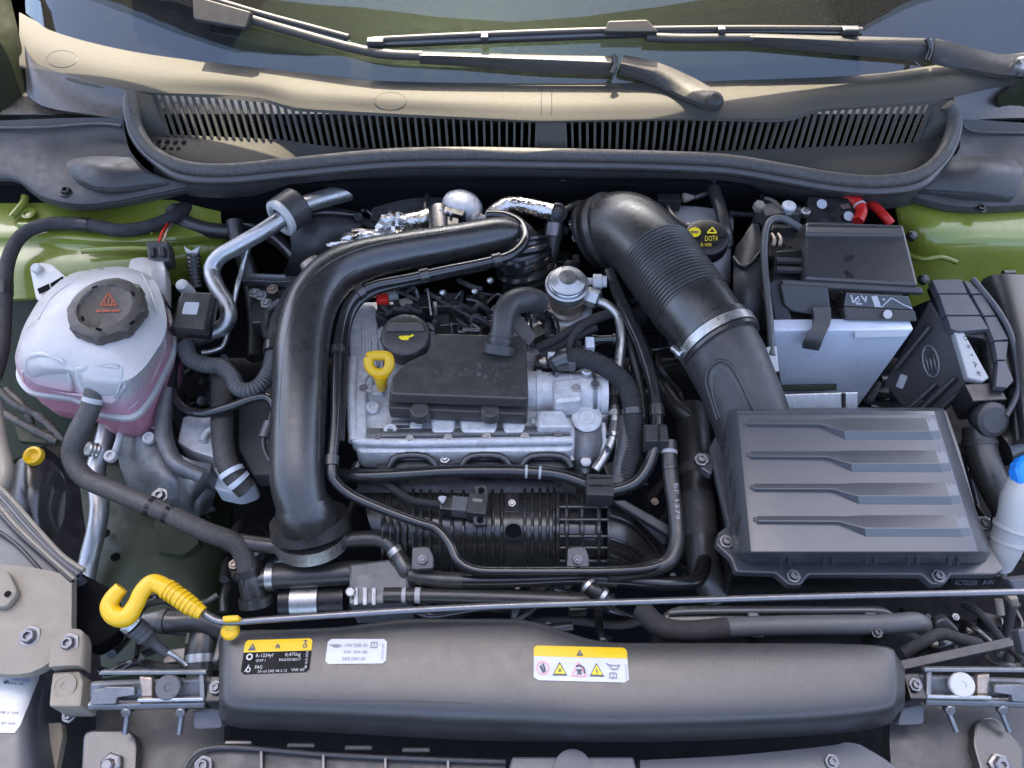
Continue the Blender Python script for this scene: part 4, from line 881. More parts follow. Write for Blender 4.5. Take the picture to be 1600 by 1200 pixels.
def latch(name, label, x0, x1, y0, flip):
    t = thing(name, label, 'bracket', P((x0 + x1) / 2, y0 + 60, -.02), 'metal hinge brackets beside the front cover')
    def X(u): return x0 + (x1 - x0) * (u if not flip else 1 - u)
    quad3('tray', [(X(.0), y0 + 22, .020), (X(1), y0 + 14, .020), (X(1), y0 + 54, .006), (X(.0), y0 + 56, .006)], .006, alu_d, t, rad=.002)
    quad3('upper_flange', [(X(.08), y0 + 2, .034), (X(.86), y0 + 1, .034), (X(.86), y0 + 8, .032), (X(.06), y0 + 9, .032)], .006, alu_d, t, rad=.001)
    quad3('lower_flange', [(X(-.02), y0 + 56, .018), (X(.85), y0 + 52, .018), (X(.85), y0 + 62, .012), (X(-.02), y0 + 66, .012)], .006, steel_d, t, rad=.001)
    quad3('lower_edge', [(X(.35), y0 + 46, .024), (X(.84), y0 + 44, .024), (X(.84), y0 + 50, .022), (X(.35), y0 + 52, .022)], .004, steel, t, rad=.001)
    quad3('end_flange', [(X(.80), y0 + 4, .030), (X(.84), y0 + 4, .030), (X(.85), y0 + 48, .022), (X(.81), y0 + 48, .022)], .006, alu_d, t, rad=.001)
    quad3('slider', [(X(.02), y0 + 32, .027), (X(.10), y0 + 30, .027), (X(.12), y0 + 27, .027), (X(.33), y0 + 28, .027), (X(.33), y0 + 40, .024), (X(.20), y0 + 44, .023), (X(.19), y0 + 54, .021), (X(.0), y0 + 56, .021)], .006, alu_d, t, rad=.001)
    quad3('pawl', [(X(.36), y0 + 10, .028), (X(.46), y0 + 12, .028), (X(.46), y0 + 44, .02), (X(.38), y0 + 44, .02)], .005, rust, t, rad=.002)
    bx = X(.58)
    rl_ = lpx('rubber_button' if not flip else 'roller', bx, y0 + 28, .026, (0.15 if not flip else -.15, -.35, 1), [(19, -6), (19, 2), (17, 4), (6, 4), (5, 2.5), (2, 2.5)], hosegrey if not flip else white, t)
    for u in (.28, .68):
        lpx('stud_nut', X(u), y0 + 64, .008, (0, -.7, .5), [(9, -4), (9, 6), (7, 8)], steel_d, t, n=6)
        tube('stud', [(X(u), y0 + 70, .005), (X(u) + (-4 if not flip else 12), y0 + 100, -.008)], 4.5, steel_d, t, n=10)
    cbox('end_block', X(.93), y0 + 30, .026, 26, 40, .02, plas_d, t)
    bolt(X(.93), y0 + 28, .030, 10, steel_d, t)
latch('hinge_bracket', 'metal hinge bracket with round rubber button left of the front cover', 140, 352, 1046, False)
latch('hinge_bracket', 'metal hinge bracket with white roller right of the front cover', 1416, 1622, 1042, True)
tag(quad3('cover_bracket', [(300, 1110, .0), (345, 1106, .0), (348, 1138, -.006), (302, 1140, -.006)], .02, panel, None), 'small grey block under the left end of the front cover', 'bracket')
tag(quad3('cover_bracket', [(1410, 1104, .0), (1446, 1100, .0), (1444, 1132, -.006), (1402, 1134, -.006)], .02, panel, None), 'small grey block under the right end of the front cover', 'bracket')
tr_ = thing('ribbed_tray', 'slate grey ribbed tray along the bottom edge below the front cover', 'tray', P(540, 1200, -.05))
loft('tray', [[(285, 1205, -.025), (330, 1172, -.025), (500, 1180, -.025), (620, 1186, -.025), (790, 1192, -.025)], [(285, 1260, -.025), (330, 1260, -.025), (500, 1260, -.025), (620, 1260, -.025), (790, 1260, -.025)]], grey, tr_, thick=.01)
tube('rim', [(285, 1205, -.018), (330, 1168, -.018), (500, 1178, -.018), (620, 1184, -.018), (790, 1190, -.018)], 4, grey, tr_, n=8)
for x in (408, 505, 602, 700): barpx('rib', (x, yat([(330, 1168), (500, 1178), (790, 1190)], x), -.016), (x, 1250, -.016), 5, .02, plas, tr_)
for x in (372, 470, 560, 650): cbox('tab', x, 1160 + (x - 372) * .04, -.022, 44, 8, .006, plas, tr_)
bolt(318, 1196, -.02, 14, steel_d, tr_)
cs_ = thing('latch_cover', 'pale slate plate at the bottom centre below the front cover', 'plate', P(895, 1200, -.02))
prism('plate', [(800, 1182), (990, 1182), (1002, 1230), (786, 1230)], -.005, .012, panel, cs_, rad=.003)
lpx('disc', 895, 1203, -.003, (0, -.1, 1), [(30, 0), (30, 1), (28, 1.5), (8, 1.5)], panel, cs_)
rp = thing('bumper_panel', 'slate blue bumper panel at the bottom right with a bolt', 'panel', P(1200, 1200, -.03))
rpp = loft('panel', [[(1000, 1188, -.012), (1150, 1180, -.012), (1290, 1166, -.012), (1322, 1160, -.012), (1345, 1164, -.012)], [(1000, 1215, -.01), (1150, 1210, -.01), (1290, 1200, -.01), (1350, 1190, -.012), (1400, 1200, -.014)], [(1000, 1260, -.01), (1150, 1260, -.01), (1290, 1260, -.01), (1360, 1260, -.012), (1440, 1260, -.014)]], panel, rp, thick=.02)
bolt(1300, 1190, -.008, 11, steel_d, rp)
sp_ = thing('front_side_panel', 'dark slate panel under the right hinge bracket with a large nut', 'panel', P(1500, 1180, -.06))
loft('panel', [[(1395, 1100, -.035), (1470, 1096, -.03), (1540, 1096, -.03), (1660, 1090, -.04)], [(1390, 1150, -.03), (1470, 1150, -.028), (1540, 1150, -.03), (1660, 1150, -.04)], [(1395, 1230, -.03), (1470, 1230, -.028), (1540, 1230, -.03), (1660, 1230, -.04)]], grey, sp_, thick=.02)
prism('bolt_ear', [(1525, 1124), (1555, 1118), (1600, 1170), (1600, 1230), (1540, 1230), (1520, 1160)], -.016, .014, plas, sp_, rad=.008)
lpx('nut', 1562, 1196, -.015, (0, -.1, 1), [(18, 0), (18, 3), (13, 5), (13, 10), (10, 12), (5, 12), (5, 7)], steel_d, sp_, n=6)

# ================================================================== CENTRE
eng = thing('engine', 'bare cast aluminium engine top with bolted camshaft housing', 'engine', P(740, 640, -.3))
prism('valve_cover', [(548, 470), (700, 468), (850, 500), (950, 560), (955, 650), (900, 660), (898, 705), (556, 708), (544, 640)], -.040, .034, alu, eng, bev=.006, rad=.01)
prism('block', [(556, 480), (700, 476), (850, 505), (940, 565), (944, 640), (890, 655), (886, 690), (562, 690)], -.07, .25, plas_d, eng, bev=.004, rad=.01)
prism('left_rim', [(546, 478), (582, 474), (600, 500), (598, 560), (572, 590), (572, 690), (548, 692), (546, 600)], -.028, .02, alu, eng, bev=.004, rad=.006)
tube('left_ridge', [(552, 560, -.024), (549, 620, -.026), (552, 690, -.032)], 8, alu, eng, n=12)
tube('front_ridge', [(556, 690, -.034), (640, 692, -.034), (760, 690, -.034), (895, 688, -.034)], 7, alu, eng, n=12)
loft('front_ledge', [[(560, 668, -.034), (650, 670, -.034), (760, 668, -.034), (890, 664, -.034)], [(560, 684, -.034), (650, 680, -.030), (760, 678, -.030), (890, 676, -.030)], [(560, 700, -.05), (650, 700, -.05), (760, 700, -.05), (890, 698, -.05)]], alu_d, eng, thick=.02)
for x0, x1 in ((672, 712), (718, 778), (784, 822)):
    prism('cam_boss', [(x0, 650), (x1, 650), (x1 - 3, 676), (x0 + 3, 676)], -.028, .02, alu, eng, bev=.004, rad=.005)
for x, y in ((582, 636), (610, 672), (846, 660), (690, 655)): lpx('screw_boss', x, y, -.034, (0, -.1, 1), [(11, -4), (11, 1), (9, 3), (5, 3), (4, 0)], alu, eng)
quad3('recess', [(598, 672, -.0335), (616, 671, -.0335), (614, 676, -.0335), (600, 677, -.0335)], .001, black, eng, rad=.0005, bev=.0003)
tube('cam_housing', [(818, 612, -.036), (870, 614, -.036), (946, 616, -.036)], 33, alu, eng, n=24)
prism('cam_housing_cap', [(862, 592), (908, 588), (910, 626), (866, 630)], -.006, .03, alu, eng, bev=.005, rad=.006)
tube('cam_housing_rim', [(936, 616, -.036), (947, 616, -.036)], 36, alu, eng, n=24)
lpx('housing_screw', 917, 579, .0, (0, -.1, 1), [(8, -22), (8, -4), (9, -3), (9, 2), (7, 4), (4, 4)], steel, eng)
prism('housing_lug', [(838, 640), (880, 640), (896, 668), (840, 668)], -.02, .03, alu, eng, bev=.004)
tube('front_flange_rim', [(892, 660, -.045), (888, 690, -.05), (893, 720, -.06)], 5, alu, eng, n=10); tube('front_flange_rim', [(942, 662, -.045), (946, 690, -.05), (940, 716, -.06)], 5, alu, eng, n=10)
loft('front_flange', [[(890, 650, -.045), (918, 652, -.04), (945, 650, -.045)], [(890, 690, -.052), (916, 690, -.044), (944, 690, -.052)], [(900, 735, -.07), (915, 740, -.064), (934, 730, -.07)]], alu_d, eng, thick=.02)
lpx('lifting_eye', 917, 652, -.034, (0, -.25, 1), [(24, -3), (24, 0), (21, 2), (13, 2), (12, 0), (4, 0)], alu, eng)
lpx('flange_bolt', 915, 722, -.058, (0, -.4, 1), [(10, -4), (10, 2), (8, 6), (5, 7)], pipem, eng)
for i in range(5): tube('side_fin', [(541 - i * 2, 500 + i * 30, -.05), (541 - i * 2, 520 + i * 30, -.055)], 6, plas, eng, n=10)
# coil cover
cc = thing('coil_cover', 'flat black plastic cover on the engine top with white smudges', 'cover', P(720, 620, -.02))
cct = prism('lid', [(634, 566), (668, 550), (680, 520), (822, 524), (826, 624), (608, 616), (612, 588)], .018, .016, capm, cc, bev=.003, rad=.006)
prism('skirt', [(610, 600), (826, 606), (824, 648), (606, 638)], -.006, .02, capm, cc, bev=.002, rad=.004)
for x in (656, 766): lpx('foot', x, 640, -.004, (0, -.1, 1), [(17, -16), (16, -4), (15, 2), (12, 4)], capm, cc)
smq = [(680, 565), (790, 565), (790, 600), (680, 600)]
random.seed(3)
for i in range(26):
    u, v, a = random.uniform(0, 1), random.gauss(.5, .2), random.uniform(0, 3.1); L = random.uniform(.02, .06)
    shape('dust_smear', smq, [line(u - L * math.cos(a) * .6, v - L * math.sin(a) * 2, u + L * math.cos(a) * .6, v + L * math.sin(a) * 2, random.uniform(.03, .09), 3)], [cct], rub_l if i % 3 else hosegrey, cct, .0004 + i * .00002)
oc = thing('oil_filler_cap', 'round black oil filler cap with a yellow oil can symbol', 'cap', P(633, 525, -.03))
ocp = lpx('cap', 633, 524, .014, (0, -.16, 1), [(34, -30), (38, -28), (39, -2), (37, 3), (33, 5), (12, 5)], capm, oc, n=64, lobes=10, lamp=.02, lz=(-.02, .0005))
ocq = [(596, 488), (670, 488), (670, 546), (596, 546)]
quad3('grip_bar', [(606, 503, .026), (660, 503, .026), (664, 517, .022), (602, 518, .022)], .010, capm, oc, rad=.003)
shape('oil_can_symbol', ocq, [line(.38, .66, .46, .74, .07, 1.3), [(.44, .64), (.60, .64), (.57, .76), (.46, .76)], line(.58, .68, .68, .62, .05, 1.3)], [ocp], inky, oc, .0012)
ds = thing('dipstick', 'bright yellow oil dipstick handle with a ring pull beside the coil cover', 'dipstick', P(594, 600, -.03))
ri = [P(x, y, z) for x, y, z in ((576, 560, .022), (582, 556, .023), (602, 556, .023), (608, 561, .022), (608, 572, .018), (601, 582, .014), (586, 582, .014), (577, 572, .018))]
rc = [Vector(q) for q in catmull([tuple(q) for q in ri + [ri[0]]], 5)]
V, Fc_ = sweep([(p, M(p, 8.2)) for p in rc], 12); mk('ring', V, Fc_, yellow, ds)
tube('stem', [(595, 586, .012, 13), (596, 597, .002, 9), (597, 604, -.012, 9)], 10, yellow, ds)
# breather elbow
be = thing('breather_elbow', 'grey rubber ribbed breather elbow plugged into the coil cover', 'hose', P(780, 545, .01))
tube('elbow', [(780, 548, .022, 19), (784, 520, .036, 18), (788, 492, .044, 19), (800, 474, .044, 20), (826, 468, .036, 20), (846, 474, .022, 16)], 19, grey, be, n=20)
for a in (.10, .22, .34): tube('rib', [(780, 548, .022, 19), (784, 520, .036, 18), (788, 492, .044, 19)], 19, grey, be, n=20, rng=(a + .02, a + .08), dr=1.12)
tube('base_collar', [(779, 552, .020), (781, 538, .028)], 25, grey, be, n=24)
loft('flap', [[(795, 470, .040), (812, 490, .030), (838, 525, .02)], [(775, 476, .042), (800, 510, .026), (826, 540, .014)]], grey, be, thick=.003)
# big charge pipe
CHP = [(812, 392, -.03, 34), (806, 375, .0, 32), (780, 368, .018, 29), (720, 378, .024, 29), (640, 391, .026, 30), (570, 406, .026, 33), (520, 430, .024, 37), (487, 475, .020, 40), (472, 540, .012, 42), (468, 620, .0, 42), (465, 700, -.015, 42), (466, 755, -.028, 42), (476, 800, -.045, 40)]
chp = thing('charge_air_pipe', 'large matte black charge air pipe bent over the left of the engine', 'intake pipe', P(470, 800, -.1))
tube('pipe', CHP, 40, plas, chp, n=32, k=12)
chpp = [c for c in chp.children if c.name.startswith('pipe')][0]
for pl_x in ([(760, 352), (700, 362), (620, 375), (560, 390), (510, 414), (470, 455), (450, 510), (440, 580), (436, 660), (436, 740)], [(560, 420), (530, 442), (512, 480), (504, 540), (500, 620), (498, 720)]):
    pp_ = [p for p in [onto([chpp], x, y, -.0002) for x, y in pl_x] if p]
    V, Fc_ = sweep([(Vector(q_), .0007) for q_ in catmull([tuple(p) for p in pp_], 5)], 6); mk('mould_line', V, Fc_, plas, chp)
tube('lower_collar', [(474, 786, -.042, 43), (478, 802, -.050, 46), (482, 814, -.060, 47)], 46, plas, chp, n=32)
tube('lower_collar_lip', [(482, 808, -.072, 60), (486, 828, -.086, 62)], 60, rubber, chp, n=32)
tube('steel_ring', [(486, 832, -.086, 56), (489, 848, -.10, 58)], 55, steel, chp, n=32)
cbox('clip_tab', 462, 834, -.045, 24, 12, .01, plas, chp)
lpx('rust_clamp', 486, 412, .02, (-.5, .6, .6), [(16, -6), (17, 0), (16, 6), (12, 8)], rust, chp, n=16)
tu = thing('compressor_inlet', 'black rubber bellows coupling under the right end of the charge pipe', 'coupling', P(820, 420, -.1))
tube('bellows', [(812, 372, .0, 40), (816, 400, -.02, 44), (822, 425, -.045, 44), (826, 450, -.07, 40)], 42, rub_g, tu, n=28, corr=(.014, .06))
tube('clamp', [(815, 398, -.018, 48), (817, 404, -.023, 48)], 47, plas_g, tu, n=28)
# thin line alongside
hose('vent_line', 'thin ridged black line hugging the inner side of the big intake pipe', [(760, 336, .03), (790, 338, .03), (815, 352, .03), (820, 375, .032), (800, 398, .032), (760, 410, .032), (700, 422, .032), (640, 435, .030), (580, 448, .028), (548, 472, .024), (532, 515, .016), (526, 580, .008), (524, 660, -.005), (518, 730, -.016), (524, 752, -.022), (550, 774, -.03), (600, 796, -.034), (650, 815, -.036), (682, 826, -.038), (702, 848, -.040), (716, 876, -.044), (745, 891, -.046), (800, 893, -.046), (880, 893, -.046), (960, 892, -.046), (1020, 886, -.05), (1052, 866, -.05), (1060, 830, -.045), (1054, 780, -.04)], 8.2, rub_g, cat='pipe', bands=((.30, .31, 'clip', plas, 1.35), (.385, .395, 'clip', plas, 1.35), (.52, .53, 'clip', plas, 1.35), (.13, .14, 'clip', plas, 1.35), (.22, .23, 'clip', plas, 1.35)))
hose('vent_line', 'second slim black tube under the upper charge pipe', [(812, 392, .022), (760, 416, .022), (700, 428, .022), (640, 442, .020), (586, 456, .018), (556, 480, .014), (542, 520, .006), (536, 600, -.004), (532, 690, -.016)], 6, rub_g, cat='pipe')
# electronics clutter behind the coil cover
random.seed(11)
wl = thing('coil_wiring', 'tangled black wiring and plugs behind the oil cap', 'wiring', P(700, 500, -.06))
cbox('red_plug', 597, 464, .004, 18, 16, .02, red, wl); cbox('red_plug_body', 597, 484, -.004, 18, 30, .03, plas_d, wl)
for x, y, w_, l_, z in ((655, 470, 40, 30, -.005), (700, 468, 34, 30, -.006), (745, 470, 34, 28, -.006), (650, 496, 30, 22, -.012), (690, 500, 26, 24, -.012), (728, 498, 40, 26, -.012), (766, 505, 24, 24, -.012), (620, 478, 16, 26, -.01)):
    cbox('plug', x, y, z, w_, l_, .03, plas_d if random.random() < .6 else plas, wl, rz=random.uniform(-12, 12))
for i in range(34):
    x, y = random.uniform(596, 790), random.uniform(448, 515)
    tube('wire', [(x, y, random.uniform(-.01, .012)), (x + random.uniform(-25, 25), y + random.uniform(-14, 14), random.uniform(0, .014)), (x + random.uniform(-50, 50), y + random.uniform(-20, 20), random.uniform(-.02, .01))], random.uniform(2.2, 5), rub_g if i % 2 else tape, wl, n=8)
for x, y in ((605, 450), (628, 462)): cbox('cream_tab', x + 6, y + 8, -.002, 20, 14, .01, white if x < 610 else tanmet, wl, rz=20)
for x, y in ((692, 457), (742, 455), (766, 438)): lpx('foil_speck', x, y, .010, (.3, -.4, 1), [(6, 0), (5, 2), (2, 4)], steel, wl, n=7)
barpx('metal_pin', (668, 450, .006), (674, 492, -.004), 3, .003, steel, wl)
# behind the charge pipe
hsx = thing('heat_shield', 'crumpled silver foil heat shield behind the upper charge pipe', 'heat shield', P(620, 370, -.02))
random.seed(5)
def crumple(name, c, rx, ry, rz, m, parent, n=8, amp=.35):
    V = []; Fc = []
    for j in range(n + 1):
        th = math.pi * j / n
        for i in range(n * 2):
            ph = math.pi * i / n; s = 1 + random.uniform(-amp, amp) * (0 if j in (0, n) else 1)
            V.append(c + Vector((rx * math.sin(th) * math.cos(ph), ry * math.sin(th) * math.sin(ph), rz * math.cos(th))) * s)
    for j in range(n):
        for i in range(n * 2): Fc.append((j * 2 * n + i, j * 2 * n + (i + 1) % (2 * n), (j + 1) * 2 * n + (i + 1) % (2 * n), (j + 1) * 2 * n + i))
    return mk(name, V, Fc, m, parent, 25)
crumple('foil_bunch', P(620, 354, .0), .026, .02, .018, foil, hsx, amp=.28)
crumple('foil_bunch', P(580, 372, -.008), .045, .014, .012, foil, hsx, amp=.25)
crumple('foil_fold', P(545, 384, -.012), .030, .010, .008, foil, hsx, amp=.2)
tube('foil_tube', [(630, 352, .0), (655, 345, .002), (672, 340, .0)], 16, foil, hsx, n=16)
tag(loft('insulation_mat', [[(590, 292, -.02), (650, 286, -.01), (720, 290, -.01), (770, 300, -.02)], [(580, 330, -.02), (640, 318, .0), (700, 315, .0), (760, 325, -.02)], [(575, 370, -.05), (640, 350, -.03), (700, 345, -.03), (760, 350, -.05)]], insul, thick=.02), 'rough black insulation mat against the firewall', 'insulation')
tp = thing('thermal_valve', 'black valve with a silver dome cap behind the charge pipe', 'valve', P(710, 360, -.02))
lathe('dome', P(722, 324, .004), (.3, .2, .8), [(.030, -.004), (.031, .004), (.028, .012), (.020, .019), (.010, .023), (.003, .024)], alu, tp)
cbox('band', 702, 328, .022, 50, 14, .02, plas_d, tp, rz=-18); cbox('body', 694, 345, .018, 46, 40, .05, plas_d, tp)
tube('stub', [(685, 330, .01), (688, 370, .008)], 17, plas, tp)
lpx('stud', 745, 343, .012, (1, -.2, .3), [(9, -6), (10, 4), (8, 10), (5, 12)], steel, tp, n=8)
for x, y in ((688, 326), (696, 329), (704, 331)): cbox('white_tooth', x, y, .026, 5, 6, .004, white, tp)
tube('cable', [(668, 345, .0), (664, 320, .01), (672, 296, .0), (682, 280, -.01)], 4, rubber, tp, n=8)
hose('foil_sleeved_hose', 'hose in shiny wrinkled foil sleeve behind the fuel pump', [(764, 352, -.005), (775, 332, .005), (795, 321, .01), (820, 322, .012), (845, 328, .012), (864, 332, .012)], 13.5, foil, n=18)
fe = thing('fuel_line_elbow', 'grey plastic quick connector elbow at the end of the foil sleeve', 'connector', P(870, 380, -.04))
lpx('hub', 871, 333, .012, (.3, -.6, .7), [(16, -10), (16, 2), (13, 4), (11, 1), (8, 4), (3, 5)], grey, fe)
tube('leg', [(869, 336, .0), (866, 360, -.01), (862, 385, -.025), (856, 410, -.04)], 13, grey, fe, n=16); tube('leg_collar', [(867, 352, -.006), (864, 372, -.016)], 15, steel_d, fe, n=16)
tube('loop', [(880, 330, .008), (905, 318, .006), (920, 326, .004), (915, 345, .0), (890, 355, -.005)], 6, rubber, fe)
fp = thing('fuel_pump', 'silver and brown high pressure fuel pump with stepped round top', 'fuel pump', P(885, 480, -.06))
fax = (.02, -.12, 1)
lpx('body', 884, 478, -.022, fax, [(30, 0), (31, 6), (27, 10), (27, 34), (31, 36)], rust, fp)
lpx('dome', 885, 452, .014, fax, [(33, 0), (33, 6), (34, 7), (34, 13), (31, 15), (30, 18), (28, 20), (28, 23), (24, 26), (16, 28), (14, 30), (6, 30)], pipem, fp, n=40)
lpx('mounting_flange', 888, 486, -.03, (0, -.1, 1), [(36, -6), (38, -2), (36, 4), (30, 6)], alu, fp)
for x, y in ((862, 478), (912, 470)): lpx('flange_screw', x, y, -.018, fax, [(10, -4), (10, 3), (8, 6), (4, 6)], rust, fp)
cbox('valve_block', 893, 458, .006, 22, 22, .03, steel, fp); lpx('valve_screw', 878, 462, .008, (-.2, -.8, .4), [(8, 0), (8, 4), (6, 6)], rust, fp)
lpx('side_port', 930, 440, .012, (1, -.1, .1), [(6, -14), (6, -4), (12, -3), (12, 10), (9, 12), (9, 18)], white, fp)
lpx('line_nut', 912, 460, .004, (1, -.45, -.05), [(9, -8), (12, 0), (12, 4), (15, 5), (15, 24), (11, 27)], steel, fp, n=6)
hose('fuel_line', 'bright steel fuel line curving down from the fuel pump', [(932, 470, .0), (950, 478, .0), (966, 496, -.004), (971, 524, -.01), (968, 560, -.02), (963, 596, -.028), (960, 625, -.032), (962, 650, -.034), (958, 685, -.042), (945, 712, -.05), (930, 735, -.056)], 8, steel, cat='pipe', bands=((.60, .66, 'dark_sleeve', plas, 1.15), (.69, .71, 'ring', steel, 1.5), (.74, .79, 'dark_sleeve', plas, 1.2)))
hose('wiring_conduit', 'thick black corrugated conduit arching over the right of the engine', [(860, 572, .0, 10), (885, 560, .006), (920, 562, .008), (952, 578, .004), (978, 602, -.004), (988, 640, -.014), (988, 690, -.03), (980, 735, -.045), (972, 768, -.06)], 15, tape, cat='conduit', corr=(.0042, .03), n=18, bands=((.58, .61, 'tie', plas_g, 1.12), (.02, .1, 'collar', plas, 1.2)))
hose('wiring_conduit', 'lower grey brown conduit beside the steel fuel line', [(986, 655, -.03), (985, 690, -.036), (978, 730, -.05), (970, 760, -.06)], 22, rubber, cat='conduit')
pc = thing('sensor_plug', 'grey plug with orange tip behind the camshaft housing', 'connector', P(880, 570, -.02))
cbox('body', 884, 560, .012, 32, 20, .016, hosegrey, pc); cbox('shoulder', 866, 558, .010, 16, 16, .014, plas, pc); cbox('white_lock', 862, 552, .014, 12, 8, .01, white, pc); lpx('orange_tip', 852, 564, .004, (-1, -.1, .1), [(6, 0), (6, 4), (3, 10)], rust, pc)
for pts, r_ in (([(840, 545, -.01), (870, 530, .0), (900, 512, .004), (935, 496, .0), (955, 490, -.01)], 8), ([(846, 556, -.014), (880, 540, -.004), (892, 530, .0), (930, 512, -.004)], 7), ([(890, 552, .0), (892, 530, .01), (912, 508, .012), (946, 492, .0)], 6)):
    hose('engine_cable', {8: 'thickest black cable crossing behind the camshaft housing', 7: 'middle black cable crossing under the steel fuel line', 6: 'thin black cable rising over the sensor plug'}[r_], pts, r_, tape, cat='cable')
inj = thing('injector_fitting', 'pale blue and black fitting right of the fuel pump pipe', 'fitting', P(930, 535, -.02))
lpx('barrel', 930, 531, -.004, (1, 0, .05), [(7, -8), (10, -6), (7, 6), (7, 26), (9, 27), (9, 31), (5, 32)], plas_g, inj); cbox('collar', 922, 534, .004, 14, 22, .02, wrap, inj)
hose('long_cable', 'long black cable sweeping from the fuel pump down to the clip block', [(952, 425, .004), (962, 450, .004), (980, 490, .002), (1002, 540, -.002), (1018, 590, -.008), (1026, 640, -.014), (1024, 690, -.022), (1012, 730, -.032), (990, 756, -.040), (955, 768, -.045)], 10, rub_g, cat='cable', bands=((.62, .66, 'tie', plas, 1.2),))
hose('long_cable', 'thin black cable just inside the long sweeping cable', [(960, 450, -.01), (985, 540, -.02), (1000, 600, -.03), (1006, 660, -.04), (1000, 690, -.05)], 6, rubber, cat='cable')
cb1 = thing('cable_clip', 'square grey clip block on top of the intake manifold', 'clip', P(938, 770, -.06))
cbox('block', 938, 757, -.024, 42, 38, .025, grey, cb1, rz=-3)
for dy in (-6, 6): barpx('groove', (920, 752 + dy, -.0225), (956, 752 + dy, -.0225), 2.5, .0015, plas_d, cb1, bev=.0002)
cb2 = thing('cable_clip', 'grey brown clip block gripping the vertical cables right of the engine', 'clip', P(1025, 690, -.04))
cbox('block', 1026, 676, -.004, 36, 32, .025, grey, cb2)
barpx('groove', (1030, 662, -.0025), (1030, 690, -.0025), 2.5, .0015, plas_d, cb2, bev=.0002)
hose('oil_line', 'glossy black pipe running level below the engine head with two white ticks', [(528, 740, -.055), (560, 744, -.05), (620, 742, -.046), (700, 737, -.044), (780, 736, -.044), (840, 738, -.044), (880, 744, -.046), (920, 758, -.05)], 10.5, rub_g, cat='pipe', bands=((.748, .756, 'white_mark', inkw, 1.04), (.80, .808, 'white_mark', inkw, 1.04)), n=18)
# intake manifold
im = thing('intake_manifold', 'ribbed black plastic intake manifold across the engine front', 'intake manifold', P(800, 850, -.2))
loft('upper_plate', [[(560, 700, -.09), (700, 700, -.085), (900, 705, -.09)], [(556, 735, -.075), (700, 730, -.07), (900, 735, -.075)], [(560, 770, -.085), (700, 770, -.08), (900, 775, -.085)]], plas_d, im, thick=.03)
loft('plenum', [[(560, 745, -.10), (640, 745, -.095), (740, 745, -.092), (860, 750, -.092), (935, 760, -.095)], [(570, 790, -.085), (640, 790, -.078), (740, 790, -.075), (860, 790, -.075), (935, 795, -.078)], [(580, 825, -.09), (640, 825, -.080), (740, 825, -.076), (860, 828, -.076), (940, 830, -.078)], [(600, 865, -.12), (650, 865, -.105), (740, 862, -.10), (860, 865, -.10), (945, 865, -.10)], [(610, 900, -.17), (660, 900, -.16), (740, 900, -.155), (860, 900, -.155), (945, 895, -.155)]], plas, im, thick=.02, kr=6)
def ribz(y): return yat([(745, -.088), (790, -.072), (828, -.072), (865, -.096), (900, -.150)], y)
for x in (598, 610, 622, 634, 646, 658, 672, 688, 706, 724, 742, 756, 770, 784, 820, 832, 844, 856, 866):
    pts = [(x, y, ribz(y) - (.006 if x < 640 else 0)) for y in (752, 775, 795, 812, 828, 845, 865, 882, 898)]
    tube('rib', pts, 2.6, plas, im, n=8, k=4)
for x in (872, 886, 910, 936, 952):
    pts = [(x, y, ribz(y) + .004) for y in (770, 790, 810, 828, 845, 865, 885)]
    tube('cage_rib', pts, 3.4, plas, im, n=8, k=4)
for y in (792, 812, 838, 856, 876): tube('cage_rib', [(870, y, ribz(y) + .004), (910, y, ribz(y) + .005), (952, y, ribz(y) + .004)], 3.0, plas, im, n=8, k=4)
# hexagonal bracket frames below the head
for x0, x1 in ((608, 680), (722, 796), (816, 892)):
    hx = [(x0, 730, -.054), (x0 + 14, 713, -.046), (x1 - 14, 713, -.046), (x1, 730, -.054)]
    tube('runner_frame', hx, 6, plas, im, n=10, k=3)
    quad3('runner_block', [(x0 + 8, 718, -.056), (x1 - 8, 718, -.056), (x1 - 2, 734, -.060), (x0 + 2, 734, -.060)], .02, plas_d, im)
bolt(695, 716, -.055, 8, pipem, im, axis=(0, -.3, 1)); bolt(800, 786, -.070, 6, pipem, im)
cbox('hole_boss', 800, 785, -.072, 24, 34, .02, plas_d, im)
lpx('port_rim', 802, 830, -.074, (0, -.7, 1), [(15, -4), (15, 2), (13, 3), (11, 1)], plas, im)
lpx('port_hole', 802, 829, -.071, (0, -.7, 1), [(11.5, 0), (11.5, .8), (4, .8)], black, im)
loft('throttle_cone', [[(950, 775, -.07), (985, 795, -.085), (1020, 830, -.11), (1050, 868, -.14)], [(950, 800, -.066), (985, 815, -.075), (1015, 845, -.10), (1040, 880, -.13)], [(950, 840, -.068), (980, 850, -.078), (1005, 868, -.10), (1025, 890, -.13)], [(950, 880, -.10), (975, 888, -.11), (1000, 895, -.13), (1015, 902, -.15)]], plas, im, thick=.02)
for pts in ([(952, 805, -.060), (985, 818, -.070), (1015, 846, -.095), (1032, 872, -.12)], [(952, 842, -.062), (980, 852, -.072), (1005, 870, -.095)], [(952, 868, -.08), (975, 876, -.09), (998, 886, -.11)]): tube('cone_rib', pts, 2.8, plas_g, im, n=8)
quad3('support_bar', [(955, 782, -.050), (975, 780, -.050), (1046, 820, -.060), (1046, 838, -.064)], .012, grey, im)
quad3('support_bar', [(998, 798, -.07), (1044, 842, -.085), (1040, 856, -.09), (990, 810, -.076)], .01, plas_d, im)
